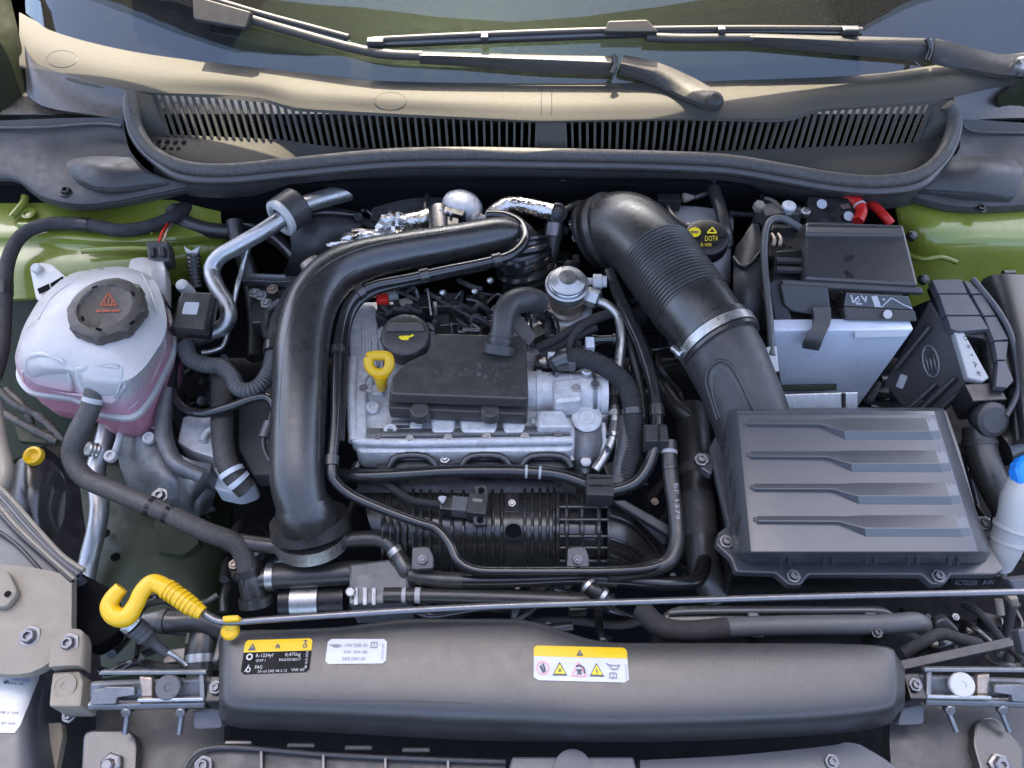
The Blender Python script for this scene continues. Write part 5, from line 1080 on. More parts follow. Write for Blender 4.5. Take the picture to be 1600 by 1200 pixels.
for x, y in ((660, 876), (903, 876)):
    quad3('pipe_bracket', [(x - 16, y - 22, -.040), (x + 10, y - 24, -.040), (x + 18, y - 6, -.044), (x + 18, y + 14, -.048), (x - 18, y + 16, -.048)], .008, plas, im, rad=.005)
    bolt(x, y - 2, -.040, 7, steel_d, im, axis=(0, -.3, 1))
ms_ = thing('pressure_sensor', 'grey pressure sensor with plug screwed on the intake manifold', 'sensor', P(740, 800, -.08))
cbox('body', 746, 786, -.044, 30, 36, .02, grey, ms_, rz=-6); cbox('neck', 718, 786, -.046, 26, 26, .018, hosegrey, ms_, rz=-6); cbox('plug', 698, 786, -.046, 20, 22, .018, plas, ms_, rz=-6)
for x, y in ((752, 766), (750, 812)): quad3('ear', [(x - 12, y - 9, -.052), (x + 10, y - 9, -.052), (x + 11, y + 9, -.054), (x - 10, y + 9, -.054)], .006, grey, ms_, rad=.004); lpx('ear_hole', x, y, -.051, (0, -.1, 1), [(5, 0), (5, .8), (2, .8)], black, ms_)
cbox('white_plate', 746, 781, -.0425, 16, 6, .002, tanmet, ms_, rz=-6); lpx('white_tip', 691, 780, -.04, (-.6, .2, .4), [(7, -3), (5, 3), (1, 7)], white, ms_, n=6)
hose('sensor_cable', 'black sleeved cable leading to the pressure sensor plug', [(560, 750, -.07), (600, 755, -.06), (620, 768, -.056), (645, 782, -.052), (690, 788, -.05)], 6, tape, cat='cable')
wh_ = hose('coolant_hose', 'grey hose with white lettering at the right end of the intake manifold', [(1046, 690, -.024), (1046, 720, -.03), (1050, 760, -.036), (1056, 800, -.042), (1058, 845, -.048), (1046, 876, -.052), (1020, 888, -.055), (985, 895, -.058), (950, 898, -.06)], 12.5, rubber, n=18, bands=((.055, .075, 'white_mark', inkw), (.16, .175, 'tie', plas_g, 1.1)))
hq = [(1046, 755), (1062, 752), (1066, 812), (1050, 815)]
HT = [c for c in wh_.children if c.name.startswith('tube')][0]
write('BF 1379', hq, .02, .98, .42, .38, [HT], inkw, HT.parent, .0008, vert=True)
hose('fuel_rail_hose', 'shiny black hose along the bottom of the intake manifold', [(640, 898, -.07), (700, 906, -.07), (800, 906, -.068), (900, 902, -.068), (980, 906, -.07), (1050, 912, -.075), (1090, 905, -.09), (1102, 870, -.12)], 12, rub_g, n=18, bands=((.0, .16, 'dull_sleeve', rubber, 1.06), (.54, .60, 'clip', plas, 1.15)))
hose('lower_hose', 'dark hose just above the prop rod below the intake manifold', [(600, 930, -.08), (640, 930, -.08), (740, 932, -.08), (860, 936, -.08), (960, 940, -.08)], 12, rubber, bands=((.08, .10, 'white_mark', inkw), (.14, .16, 'white_mark', inkw)))
dj = thing('drive_motor', 'metal actuator with ribbed end below the intake manifold left end', 'actuator', P(590, 930, -.16))
prism('housing', [(545, 880), (610, 872), (640, 905), (640, 940), (545, 945)], -.10, .06, alu_d, dj, bev=.004)
for x in (556, 570, 584): barpx('fin', (x, 918, -.095), (x, 945, -.10), 6, .02, alu, dj)
for x, y in ((548, 925), (612, 932)): lpx('screw', x, y, -.095, (0, -.3, 1), [(8, 0), (8, 4), (6, 6)], steel, dj)
wb = thing('silver_canister', 'silver ring of a cylinder under the short thick hose', 'canister', P(490, 950, -.18))
tube('canister', [(440, 940, -.15), (480, 938, -.15), (540, 936, -.15)], 26, plas_d, wb, n=24); tube('silver_ring', [(458, 940, -.148), (500, 938, -.148)], 28, steel, wb, n=28)
wq = thing('bleed_valve', 'grey fitting with metal clamps sticking out above the prop rod', 'fitting', P(925, 930, -.06))
tube('body', [(915, 912, -.04), (930, 925, -.04), (955, 945, -.05)], 13, plas_d, wq); tube('clamp', [(918, 914, -.039), (922, 918, -.039)], 15, steel, wq); tube('clamp', [(938, 930, -.043), (943, 934, -.044)], 15, steel, wq)

# ================================================================== RIGHT SIDE
ad = thing('intake_duct', 'black air intake duct with ribbed bellows and steel clamp leading to the air box', 'intake duct', P(1060, 480, -.06))
DU = [(938, 372, -.02, 56), (960, 362, .0, 60), (985, 366, .016, 62), (1020, 396, .028, 62), (1050, 436, .032, 62), (1082, 480, .032, 62), (1110, 516, .030, 60), (1122, 534, .028, 60)]
tube('elbow', DU, 60, plas, ad, n=40, k=12, rng=(0, .47))
tube('bellows', DU, 60, rubber, ad, n=40, k=12, rng=(.46, .80), corr=(.0052, .022))
tube('cuff', DU, 60, plas, ad, n=40, k=12, rng=(.79, 1.0))
tube('inlet_collar', [(936, 374, -.022, 62), (942, 370, -.016, 64), (948, 367, -.010, 64)], 62, plas_d, ad, n=40)
tube('inlet_ring', [(950, 366, -.008, 64), (958, 363, -.002, 65)], 64, rubber, ad, n=40)
CU = [(1112, 518, .029, 63), (1130, 544, .026, 63)]
tube('cuff_lip', CU, 63, plas, ad, n=40, rng=(.05, .30), dr=1.03)
tube('clamp_band', CU, 63, steel, ad, n=40, rng=(.38, .78), dr=1.05)
tube('cuff_lip', CU, 63, plas, ad, n=40, rng=(.85, 1.0), dr=1.02)
lpx('clamp_screw', 1062, 552, .028, (.5, -.8, .2), [(6, -16), (6, -2), (9, -1), (9, 5), (7, 7), (3, 7)], steel, ad, n=12); cbox('clamp_block', 1074, 544, .036, 16, 14, .012, steel, ad, rz=30)
LD = [(1120, 536, .022, 62), (1136, 566, .016, 62), (1152, 600, .008, 60), (1168, 640, -.004, 60), (1182, 680, -.02, 60)]
lod = tube('lower_duct', LD, 61, grey, ad, n=40, k=10)
# oval recess outline on the duct
ov = [(1106, 588), (1112, 572), (1126, 563), (1142, 570), (1156, 592), (1170, 622), (1182, 648)]
ovp = [onto([lod], x, y, .001) for x, y in ov + [(1108, 610), (1116, 640)]]
rim = [p for p in [onto([lod], x, y, .001) for x, y in [(1122, 656), (1112, 625), (1104, 598), (1108, 576), (1124, 564), (1142, 572), (1158, 598), (1172, 628), (1184, 652)]] if p]
cr_ = [Vector(q_) for q_ in catmull([tuple(p) for p in rim], 6)]
V, Fc_ = sweep([(p, M(p, 3.0)) for p in cr_], 10); mk('recess_rim', V, Fc_, grey, ad)
rs = [p for p in [onto([lod], x, y, .0006) for x, y in [(1124, 652), (1114, 622), (1108, 598), (1112, 580), (1125, 570), (1139, 577), (1154, 600), (1167, 630), (1178, 652)]] if p]
mk('recess_panel', rs, [tuple(range(len(rs)))], rubber, ad)

ab_ = thing('air_filter_box', 'large dark grey air filter box with four stepped ribs on its lid', 'air box', P(1320, 880, -.12))
prism('base_flange', [(1108, 700), (1130, 660), (1150, 640), (1480, 640), (1500, 700), (1530, 810), (1548, 850), (1570, 890), (1556, 898), (1486, 898), (1478, 912), (1456, 914), (1440, 898), (1264, 898), (1252, 914), (1232, 914), (1212, 896), (1150, 894), (1142, 872), (1118, 850), (1122, 832), (1138, 820)], -.028, .010, airm, ab_, bev=.002, rad=.004)
prism('base_tub', [(1125, 690), (1150, 650), (1480, 650), (1520, 800), (1556, 892), (1150, 890), (1140, 830)], -.040, .11, plas_d, ab_, bev=.003, rad=.008, flare=-.012)
XL = lambda t: 1152 + 22 * t
XR = lambda t: 1468 + 72 * t
rows = []
NT = 96
def lidrow(t, dz, sh=0):
    y = 640 + 224 * t; r_ = []
    for u, e in ((-.075, -.050), (-.055, -.028), (-.025, -.010), (.0, -.002), (.03, 0), (.2, 0), (.40, 0), (.445, 0), (.50, 0), (.6, 0), (.8, 0), (.93, 0), (.97, -.002), (1.0, -.012), (1.02, -.045)):
        x = XL(t) + (XR(t) - XL(t)) * u
        d = 0
        r_.append((x, y, .046 - .018 * t + e + d + dz))
    return r_
rows.append([(x, y - 3, z - .06) for x, y, z in lidrow(0, 0)])
rows.append([(x, y, z - .012) for x, y, z in lidrow(0, 0)])
for i in range(1, NT): rows.append(lidrow(i / NT, -.003 * max(0, 1 - i / 3)))
rows.append([(x, y + 2, z - .012) for x, y, z in lidrow(1, 0)]); rows.append([(x, y + 14, z - .045) for x, y, z in lidrow(1, 0)])
lid = loft('lid', rows, airm, ab_, thick=.003, lin=True, linr=True, ang=24)
def lidp(u, t, h):
    return (XL(t) + (XR(t) - XL(t)) * u, 640 + 224 * t, .046 - .018 * t + h)
for i in range(4):
    c = .107 + .226 * i
    cols = [(.022, -.034, -.016, -.012, 0.0, .0), (.045, -.046, -.012, -.006, .016, .0052), (.40, -.046, -.010, -.004, .018, .0056), (.425, -.048, .004, .009, .034, .0050), (.505, -.056, .038, .044, .108, .0066), (.92, -.056, .040, .046, .110, .0066), (.965, -.034, .036, .040, .085, .0)]
    rws = [[lidp(k[0], c + k[j], (0, k[5], k[5], 0)[j - 1] - (.0006 if j in (1, 4) else 0)) for k in cols] for j in (1, 2, 3, 4)]
    loft('lid_step', rws, airm, ab_, thick=.004, lin=True, linr=True, ang=14)
for i, x in enumerate((1228, 1296, 1362, 1428, 1492)):
    for dx in (-8, 6): quad3('lid_rib', [(x + dx - 3, 858, .024), (x + dx + 3, 858, .024), (x + dx + 3, 884, -.010), (x + dx - 3, 884, -.010)], .014, airm, ab_, bev=.0006, rad=.0005)
for y in (672, 704, 738, 776, 818):
    tube('side_rib', [(1136 + (y - 660) * .12, y + 26, -.006), (1138 + (y - 660) * .12, y + 2, .010), (1150 + (y - 660) * .1, y - 12, .022)], 6, plas, ab_, n=10)
for x, y in ((1240, 900), (1466, 900), (1135, 846), (1096, 718), (1538, 818)): bolt(x, y, -.026, 11, steel_d, ab_)
prism('side_lug', [(1085, 712), (1105, 705), (1118, 720), (1112, 742), (1096, 732)], -.030, .012, airm, ab_)
prism('side_lug', [(1518, 806), (1545, 806), (1550, 838), (1530, 842)], -.030, .012, airm, ab_)
aq = [(1490, 902), (1562, 900), (1562, 914), (1490, 916)]
tg = quad3('marking_strip', [(1484, 902, -.044), (1564, 900, -.044), (1562, 916, -.060), (1486, 918, -.060)], .004, plas_d, ab_, rad=.0005, bev=.0004)
write('ACYDLN0', [(1490, 902), (1560, 901), (1560, 916), (1490, 917)], .02, .52, .8, .55, [tg], inkg, ab_, .0006); write('AW', [(1490, 902), (1560, 901), (1560, 916), (1490, 917)], .64, .90, .8, .55, [tg], inkg, ab_, .0006)

br = thing('brake_fluid_reservoir', 'white brake fluid tank with black cap carrying yellow print', 'fluid tank', P(1100, 430, -.06))
loft('tank', [[(1034, 322, -.02), (1080, 322, -.01), (1124, 328, -.015), (1146, 340, -.03)], [(1040, 350, -.006), (1080, 350, .0), (1124, 352, .0), (1146, 356, -.02)], [(1070, 400, -.02), (1096, 400, -.006), (1125, 398, -.006), (1142, 400, -.02)], [(1100, 440, -.05), (1118, 440, -.04), (1132, 440, -.04), (1142, 440, -.05)]], white_t, br, thick=.05)
brc = lpx('cap', 1102, 378, .008, (-.06, -.22, 1), [(33, -10), (35, -8), (35, 10), (33, 14), (29, 16), (8, 16)], plas_d, br, n=48, lobes=16, lamp=.012, lz=(-.01, .009))
bq = [(1068, 346), (1134, 346), (1134, 392), (1068, 392)]
shape('yellow_disc', bq, ringpoly(.26, .38, .15, .17, .98, 18), [brc], inky, br, .0012)
shape('disc_mark', bq, [line(.17, .38, .35, .38, .05, 1.4)], [brc], ink, br, .0018)
shape('print_triangle', bq, [line(.68, .22, .78, .40, .05, 1.4), line(.78, .40, .56, .40, .05, 1.4), line(.56, .40, .68, .22, .05, 1.4)], [brc], inky, br, .0012)
write('DOT4', bq, .50, .80, .68, .18, [brc], inky, br, .0012); write('B 000', bq, .40, .66, .86, .11, [brc], inky, br, .0012)
hose('brake_wire', 'black strap cable crossing the white brake fluid tank', [(1112, 285, .02), (1120, 310, .016), (1128, 335, .012), (1134, 362, .004), (1138, 385, -.01)], 10, plas, cat='cable')
hose('brake_wire', 'thin black cable draped over the left of the brake fluid tank', [(1040, 312, .01), (1050, 335, .012), (1070, 352, .012), (1084, 360, .012)], 4, rubber, cat='cable')
cnn = thing('loom_connector', 'dark plug with a cream tip under the cowl above the brake tank', 'connector', P(1060, 310, .0))
cbox('body', 1046, 308, .020, 36, 18, .02, plas_d, cnn); lpx('tip', 1070, 309, .010, (1, 0, .1), [(6, -4), (8, 0), (5, 8), (3, 14)], tanmet, cnn); tube('wire', [(1084, 309, .010), (1110, 300, .01), (1140, 292, .0)], 4, rubber, cnn)
sp = thing('splash_shield', 'grey folded plastic shield between brake tank and battery', 'shield', P(1175, 480, -.08))
loft('shield', [[(1150, 385, .0), (1160, 372, .01), (1175, 350, .02), (1186, 352, .02)], [(1146, 420, .0), (1165, 415, .012), (1180, 400, .016), (1192, 395, .016)], [(1148, 470, -.01), (1165, 465, .0), (1182, 460, .004), (1196, 455, .004)], [(1156, 520, -.04), (1170, 515, -.03), (1186, 510, -.03), (1198, 505, -.03)]], grey, sp, thick=.004)
tube('fold', [(1146, 402, .006), (1158, 416, .012), (1172, 412, .016), (1190, 392, .020)], 3.5, plas_d, sp, n=8)
hose('battery_vent_tube', 'grey vertical tube with a white tag left of the battery', [(1250, 356, .038), (1225, 342, .044), (1205, 344, .044), (1196, 362, .042), (1194, 400, .038), (1198, 450, .032), (1203, 500, .026), (1206, 556, .018)], 5.5, hosegrey, cat='pipe', n=12)
tag(quad3('white_tag', [(1197, 542, .024), (1214, 540, .024), (1218, 580, .010), (1206, 582, .010)], .004, white, None, rad=.001), 'small white tag on the tube beside the battery', 'tag')
bt = thing('battery', 'car battery in a silver blue wrap under black covers', 'battery', P(1310, 620, -.15))
BZ = .016
fw = [P(1208, 515, .010), P(1428, 512, .010)]
A, B = P(1206, 516, .012), P(1428, 514, .012)
A2, B2 = PY(1226, 640, A.y - .012), PY(1342, 634, A.y - .012)
slab('front_wrap', [A, B, B2, A2], .02, wrap, bt, bev=.002, rad=.002, dirv=(0, 1, -.1))
A, B = P(1206, 508, .012), P(1432, 506, .012)
boxw('case', (A + B) / 2 + Vector((0, .10, -.09)), ((B - A).length, .17, .17), plas_d, bt)
quad3('wrap_seam', [(1218, 602, -.080), (1308, 600, -.080), (1308, 610, -.086), (1220, 612, -.086)], .006, paint_d, bt, rad=.0005)
quad3('lower_clamp', [(1216, 616, -.075), (1342, 612, -.075), (1342, 640, -.09), (1216, 644, -.09)], .01, steel, bt, rad=.001); quad3('clamp_gap', [(1316, 614, -.0735), (1322, 614, -.0735), (1322, 640, -.0885), (1316, 640, -.0885)], .002, plas_d, bt, rad=0)
bl = quad3('label_face', [(1322, 456, .036), (1420, 462, .036), (1428, 486, .022), (1318, 480, .022)], .03, plas, bt, rad=.002)
quad3('label_lip', [(1318, 479, .026), (1430, 485, .026), (1434, 502, .016), (1322, 500, .016)], .02, capm, bt, rad=.003)
quad3('wrap_patch', [(1336, 519, .0105), (1420, 517, .0105), (1418, 526, .004), (1336, 528, .004)], .006, paperw, bt, rad=.0005, bev=.0004)
lq2 = [(1328, 456), (1424, 462), (1428, 484), (1326, 480)]
shape('battery_print', lq2, [line(.02, .2, .06, .7, .10, 4), line(.06, .7, .14, .25, .10, 4), line(.10, .75, .20, .75, .10, 4), line(.18, .2, .26, .6, .10, 4), line(.26, .2, .26, .5, .10, 4), [(.34, .2), (.44, .15), (.50, .92), (.40, .92)], line(.50, .92, .66, .25, .08, 4), line(.66, .25, .72, .35, .08, 4), line(.72, .35, .82, .62, .08, 4), line(.82, .62, .97, .92, .08, 4), line(.52, .35, .56, .4, .12, 4)] + ringpoly(.12, .5, .04, .18, .35, 10), [bl], inkw, bt, .0008)
lpx('white_dot', 1387, 491, .026, (0, -.6, .8), [(7, 0), (7, .8), (3, .8)], white, bt)
fb = thing('fuse_box', 'black fuse box with flat hinged lid on top of the battery', 'fuse box', P(1330, 480, .0))
fbl = quad3('lid', [(1258, 346, .062), (1412, 350, .062), (1436, 446, .050), (1256, 436, .052)], .014, cover, fb, rad=.006, bev=.004)
quad3('lid_rear_slope', [(1262, 352, .060), (1410, 354, .060), (1414, 366, .064), (1258, 364, .064)], .006, cover, fb, rad=.003)
quad3('front_shelf', [(1222, 436, .048), (1440, 448, .046), (1444, 458, .042), (1224, 446, .044)], .010, grey, fb, rad=.002)
quad3('front_cheek', [(1220, 444, .046), (1294, 448, .046), (1298, 482, .026), (1296, 496, .018), (1238, 486, .024), (1226, 476, .028)], .014, grey, fb, rad=.003)
loft('strap', [[(1270, 480, .034), (1298, 480, .034)], [(1272, 505, .024), (1298, 503, .024)], [(1258, 526, .016), (1288, 526, .016)], [(1256, 538, .004), (1282, 542, .004)]], capm, fb, thick=.008, k=2)
quad3('left_body', [(1212, 392, .040), (1256, 388, .042), (1256, 440, .030), (1206, 440, .030)], .03, plas_d, fb, rad=.003)
quad3('left_wall', [(1200, 440, .034), (1224, 440, .036), (1238, 500, .010), (1296, 508, .006), (1296, 514, .0), (1212, 512, .0)], .02, plas_d, fb, rad=.003)
for y in (404, 418): barpx('latch_bar', (1214, y, .046), (1254, y + 2, .046), 8, .006, grey, fb)
prism('rear_body', [(1206, 350), (1262, 350), (1256, 400), (1200, 400)], .034, .04, plas_d, fb)
for x in (1206, 1216): tube('orange_wire', [(x, 366, .040), (x + 4, 374, .042), (x + 2, 384, .040)], 3, rust, fb, n=8)
shape('mould_mark', [(1310, 395), (1345, 395), (1345, 435), (1310, 435)], [[(.30, .12), (.68, .08), (.62, .28), (.30, .32)], [(.25, .70), (.40, .72), (.72, .96), (.40, .94)]], [fbl], plas_d, fb, .0008)
lpx('hinge_knob', 1426, 368, .05, (.3, -.3, 1), [(8, -6), (8, 2), (5, 5)], plas_d, fb); lpx('hinge_knob', 1444, 436, .04, (.3, -.3, 1), [(8, -6), (8, 2), (5, 5)], plas_d, fb)
tm = thing('battery_terminal', 'grey metal battery terminal clamp behind the fuse box', 'terminal', P(1240, 330, .0))
cbox('clamp', 1238, 328, .032, 30, 18, .02, alu_d, tm, rz=-10); lpx('post', 1232, 324, .036, (0, -.1, 1), [(11, -6), (11, 4), (9, 6), (3, 6)], alu, tm); lpx('nut', 1258, 332, .036, (0, -.2, 1), [(8, -6), (8, 4), (6, 6)], steel, tm, n=6)
ts = thing('ground_cable_lug', 'dark grey cable lug with pale metal nut left of the battery terminal', 'cable lug', P(1200, 330, .0))
cbox('lug', 1206, 326, .036, 34, 28, .02, grey, ts, rz=15); lpx('nut', 1186, 322, .040, (0, -.2, 1), [(9, -6), (9, 4), (7, 6), (3, 6)], tanmet, ts, n=6); tube('cable', [(1196, 310, .03), (1210, 316, .034), (1222, 330, .034)], 4, rubber, ts)
dk = thing('positive_terminal_box', 'dark blue black terminal box with white round stickers under the cowl', 'terminal box', P(1300, 330, .0))
dkb = quad3('box', [(1262, 306, .036), (1342, 310, .036), (1340, 350, .022), (1258, 348, .022)], .03, plas_d, dk)
for x, y, rr in ((1284, 319, 8), (1326, 338, 8)): lpx('round_sticker', x, y, .033 if y < 325 else .028, (0, -.45, 1), [(rr, 0), (rr, .8), (2, .8)], paperw, dk, n=16)
cbox('brown_sticker', 1321, 322, .033, 14, 9, .001, rust, dk, rz=10, bev=.0002)
hose('positive_cable', 'thick red battery cable bending down under the cowl edge', [(1322, 308, .03), (1338, 315, .034), (1346, 330, .032), (1340, 346, .028)], 9, red, cat='cable', bands=((.45, .52, 'white_wrap', white, 1.08),))
hose('positive_cable', 'second red cable running right behind the fuse box lid', [(1350, 312, .02), (1368, 324, .024), (1384, 340, .024), (1392, 350, .02)], 7, red, cat='cable')
# ECU
ec = thing('engine_control_unit', 'slanted dark aluminium engine control unit with white label, right of the battery', 'control unit', P(1440, 640, -.12))
ecb = quad3('housing', [(1452, 468, .014), (1528, 585, -.002), (1434, 668, -.09), (1380, 600, -.09)], .02, grey, ec, rad=.004, bev=.003)
for a, b in (((1462, 600, -.040), (1418, 640, -.075)), ((1492, 590, -.018), (1428, 650, -.075)), ((1508, 604, -.016), (1440, 664, -.08)), ((1452, 510, -.002), (1400, 575, -.06))): tube('pressed_rib', [a, b], 4, grey, ec, n=8)
eq = [(1442, 535), (1466, 540), (1474, 590), (1450, 590)]
el = [p for p in [onto([ecb], 1455 + 12 * math.cos(a) + 4 * math.sin(a), 565 + 25 * math.sin(a), .001) for a in [2 * math.pi * i / 20 for i in range(21)]] if p]
if len(el) > 3:
    V, Fc_ = sweep([(p, M(p, 2.2)) for p in el], 8); mk('emblem_ring', V, Fc_, alu_d, ec)
for dx in (-6, 0, 6):
    e2 = [p for p in (onto([ecb], 1452 + dx, 552, .001), onto([ecb], 1458 + dx, 580, .001)) if p]
    if len(e2) == 2: V, Fc_ = sweep([(p, M(p, 1.8)) for p in e2], 8); mk('emblem_bar', V, Fc_, alu_d, ec)
sticker('label', [(1408, 584), (1419, 588), (1411, 608), (1400, 604)], [ecb], paperw, ec, .0008)
sticker('dot_row', [(1428, 632), (1440, 622), (1443, 626), (1431, 636)], [ecb], inkw, ec, .0008, nu=4, nv=2)
cn = quad3('label_plate', [(1490, 516, .016), (1506, 518, .016), (1546, 590, .002), (1536, 596, .0), (1512, 590, -.002)], .012, white, ec, rad=.001)
write('0 5 1 A E', [(1494, 520), (1516, 520), (1544, 592), (1520, 592)], .06, .94, .40, .22, [cn], ink, ec, .0006, vert=True)
ef = thing('control_unit_bracket', 'slate grey plastic frame with panel lines beside the control unit', 'frame', P(1500, 540, -.06))
FP = [((1456, 437), (1502, 436), (1512, 458), (1466, 458)), ((1467, 460), (1513, 460), (1532, 492), (1478, 492)), ((1479, 494), (1533, 494), (1545, 514), (1500, 518), (1486, 514)), ((1506, 438), (1514, 440), (1535, 458), (1518, 459)), ((1519, 461), (1536, 460), (1556, 492), (1537, 493)), ((1538, 495), (1557, 494), (1576, 530), (1553, 532)), ((1553, 534), (1576, 533), (1572, 562), (1558, 562)), ((1559, 564), (1572, 564), (1584, 594), (1574, 606), (1556, 604))]
for f in FP: quad3('frame_panel', [(x, y, .032 - (y - 440) * .00016) for x, y in f], .012, panel, ef, rad=.0008, bev=.0008)
quad3('frame_body', [(1458, 440, .026), (1516, 440, .026), (1580, 534, .010), (1588, 600, .0), (1552, 606, .0), (1540, 530, .010), (1496, 522, .012)], .02, plas_d, ef, rad=.002)
tube('frame_edge', [(1520, 436, .032), (1560, 486, .026), (1582, 530, .018), (1592, 590, .006), (1588, 620, -.002), (1572, 650, -.01)], 4.5, panel, ef, n=10)
pg = thing('control_unit_plug', 'black ribbed multi pin plug below the control unit', 'connector', P(1545, 640, -.04))
cbox('plug', 1540, 612, -.004, 56, 34, .04, plas_d, pg, rz=4)
for dy in (0, 8, 16): barpx('rib', (1514, 618 + dy, -.010 - dy * .0006), (1570, 616 + dy, -.010 - dy * .0006), 4, .004, panel, pg)
lpx('boot', 1545, 655, -.02, (.1, -.5, .6), [(16, -26), (24, -10), (28, 4), (27, 10), (20, 14)], grey, pg)
hose('loom_hose', 'thick black hose dropping from the control unit plug', [(1530, 670, -.04), (1532, 700, -.05), (1545, 740, -.06), (1566, 780, -.075), (1590, 820, -.09)], 24, rubber, bands=((.12, .18, 'clip', grey, 1.06),))
hose('loom_hose', 'wide black duct at the right edge below the frame', [(1560, 700, -.06), (1590, 690, -.055), (1640, 700, -.05)], 30, plas)
lf_ = thing('fuse_cover', 'tall dark slate cover at the right edge', 'cover', P(1590, 560, -.06))
loft('cover', [[(1536, 436, .008), (1560, 428, .024), (1610, 430, .028), (1680, 436, .028)], [(1552, 500, .0), (1576, 490, .024), (1620, 490, .028), (1690, 490, .028)], [(1574, 570, -.01), (1590, 560, .016), (1640, 560, .02), (1710, 560, .02)], [(1590, 690, -.04), (1602, 680, -.01), (1650, 680, -.006), (1720, 680, -.006)]], cover, lf_, thick=.02)
cbox('clip', 1578, 424, .026, 20, 8, .006, plas_d, lf_)
wf = thing('washer_filler', 'white washer fluid filler neck with a blue cap at the right edge', 'filler neck', P(1560, 860, -.1))
wax = P(1594, 790, .02) - P(1562, 866, -.04)
tube('neck', [(1560, 882, -.06, 20), (1568, 860, -.04, 24), (1580, 830, -.018, 26), (1588, 808, -.002, 27), (1596, 790, .008, 32), (1606, 770, .018, 34), (1618, 750, .024, 32), (1628, 736, .028, 22)], 30, white, wf, n=28, k=6)
for a in ((1574, 847, -.03, 27), (1582, 826, -.014, 29)): tube('neck_ring', [a, (a[0] + 2, a[1] - 5, a[2] + .003, a[3])], 30, white, wf, n=28)
lpx('cap', 1612, 742, .032, (.05, -.4, 1), [(30, -8), (32, -6), (32, 10), (28, 14)], blue, wf, n=32, lobes=14, lamp=.03)
# lower right: radiator area
rd = thing('radiator', 'dark plastic radiator top tank with clips behind the front cover right half', 'radiator', P(1220, 970, -.1))
prism('tank', [(1030, 958), (1060, 944), (1380, 944), (1400, 960), (1404, 988), (1030, 992)], -.030, .06, plas, rd, rad=.012, bev=.006)
tube('tank_bead', [(1045, 958, -.028), (1100, 955, -.026), (1300, 954, -.026), (1378, 955, -.026), (1396, 968, -.03)], 5, airm, rd, n=10)
for x in (1178, 1362): cbox('clip', x, 962, -.020, 16, 12, .012, hosegrey, rd)
for x in (1184, 1370): cbox('clip_foot', x, 988, -.004, 18, 16, .03, plas_d, rd); bolt(1370, 988, .0, 9, steel_d, rd)
hose('radiator_hose', 'grey pipe lying along the radiator top at lower right', [(1005, 955, -.03), (1030, 978, -.012), (1065, 986, -.006), (1110, 984, -.004), (1150, 980, -.004), (1250, 977, -.004), (1350, 976, -.004), (1400, 974, -.004), (1430, 972, -.006), (1442, 978, -.016)], 15.5, hosegrey, bands=((.0, .33, 'textured_sleeve', tape, 1.06),), n=20)
tag(barpx('cable_strut', (1405, 1040, .02), (1582, 1002, .02), 14, .010, grey, None), 'thin grey strut sloping right of the front cover', 'strut')
hr = thing('latch_cable_bracket', 'dark plastic cable bracket right of the grey radiator pipe', 'bracket', P(1470, 1000, -.04))
quad3('horn', [(1462, 970, .0), (1478, 964, .002), (1500, 985, .0), (1498, 1000, -.01), (1462, 992, -.01)], .012, cover, hr, rad=.004)
tube('cable', [(1412, 1020, -.01), (1440, 1004, .0), (1470, 990, .002), (1500, 998, -.002), (1530, 1006, -.01)], 9, tape, hr)
cbox('white_bit', 1462, 1004, .002, 10, 8, .006, tanmet, hr)
rx = thing('right_headlight_edge', 'silver grey headlight edge pieces at the right border', 'headlight', P(1595, 960, -.02))
for q_ in ([(1576, 906, .0), (1640, 900, .0), (1640, 930, -.01), (1586, 926, -.01)], [(1578, 936, -.0), (1592, 934, -.0), (1594, 950, -.01), (1580, 948, -.01)], [(1590, 984, .01), (1640, 970, .01), (1640, 1040, .0), (1598, 1020, .0)]): quad3('edge_piece', q_, .012, panel if q_[0][0] != 1578 else tanmet, rx, rad=.002)
tube('rod_end', [(1560, 936, -.03), (1564, 960, -.04)], 6, tanmet, rx, n=10)

hose('intake_snorkel', 'dim brown black corrugated duct in the gap left of the air box', [(1080, 640, -.10), (1086, 720, -.10), (1092, 800, -.11), (1100, 880, -.13), (1120, 930, -.16)], 26, rubber, cat='duct', n=20, bands=((.35, .40, 'ring', rub_l, 1.06), (.50, .70, 'dusty_sleeve', rub_l, 1.03)))
hose('breather_tube', 'dim grey tube in the dark gap between engine and ribbed duct', [(1000, 560, -.10), (1030, 600, -.10), (1060, 640, -.09), (1090, 660, -.09)], 14, rubber)

# ================================================================== DIM THINGS IN THE GAPS
hg = thing('heat_guard', 'black moulded guard behind the bend of the charge pipe', 'guard', P(500, 380, -.08))
loft('guard', [[(445, 318, -.03), (500, 312, -.02), (560, 318, -.03)], [(450, 350, -.02), (505, 345, -.01), (565, 350, -.03)], [(455, 395, -.05), (500, 390, -.04), (540, 395, -.06)], [(440, 430, -.10), (480, 425, -.09), (520, 420, -.10)]], grey, hg, thick=.02)
tube('edge', [(450, 340, -.012), (500, 332, -.004), (556, 336, -.016)], 4, plas, hg, n=8)
bb = thing('engine_bracket', 'dark bracket with silver bolts left of the charge pipe bend', 'bracket', P(410, 450, -.1))
barpx('bar', (380, 434, -.045), (462, 436, -.045), 12, .012, steel_d, bb); barpx('silver_edge', (386, 428, -.042), (446, 430, -.042), 4, .004, pipem, bb)
prism('foot', [(385, 440), (450, 442), (446, 500), (392, 505)], -.06, .03, plas, bb)
for x, y in ((408, 462), (426, 452), (416, 474), (398, 458)): bolt(x, y, -.052, 9, pipem if y != 452 else rust, bb)
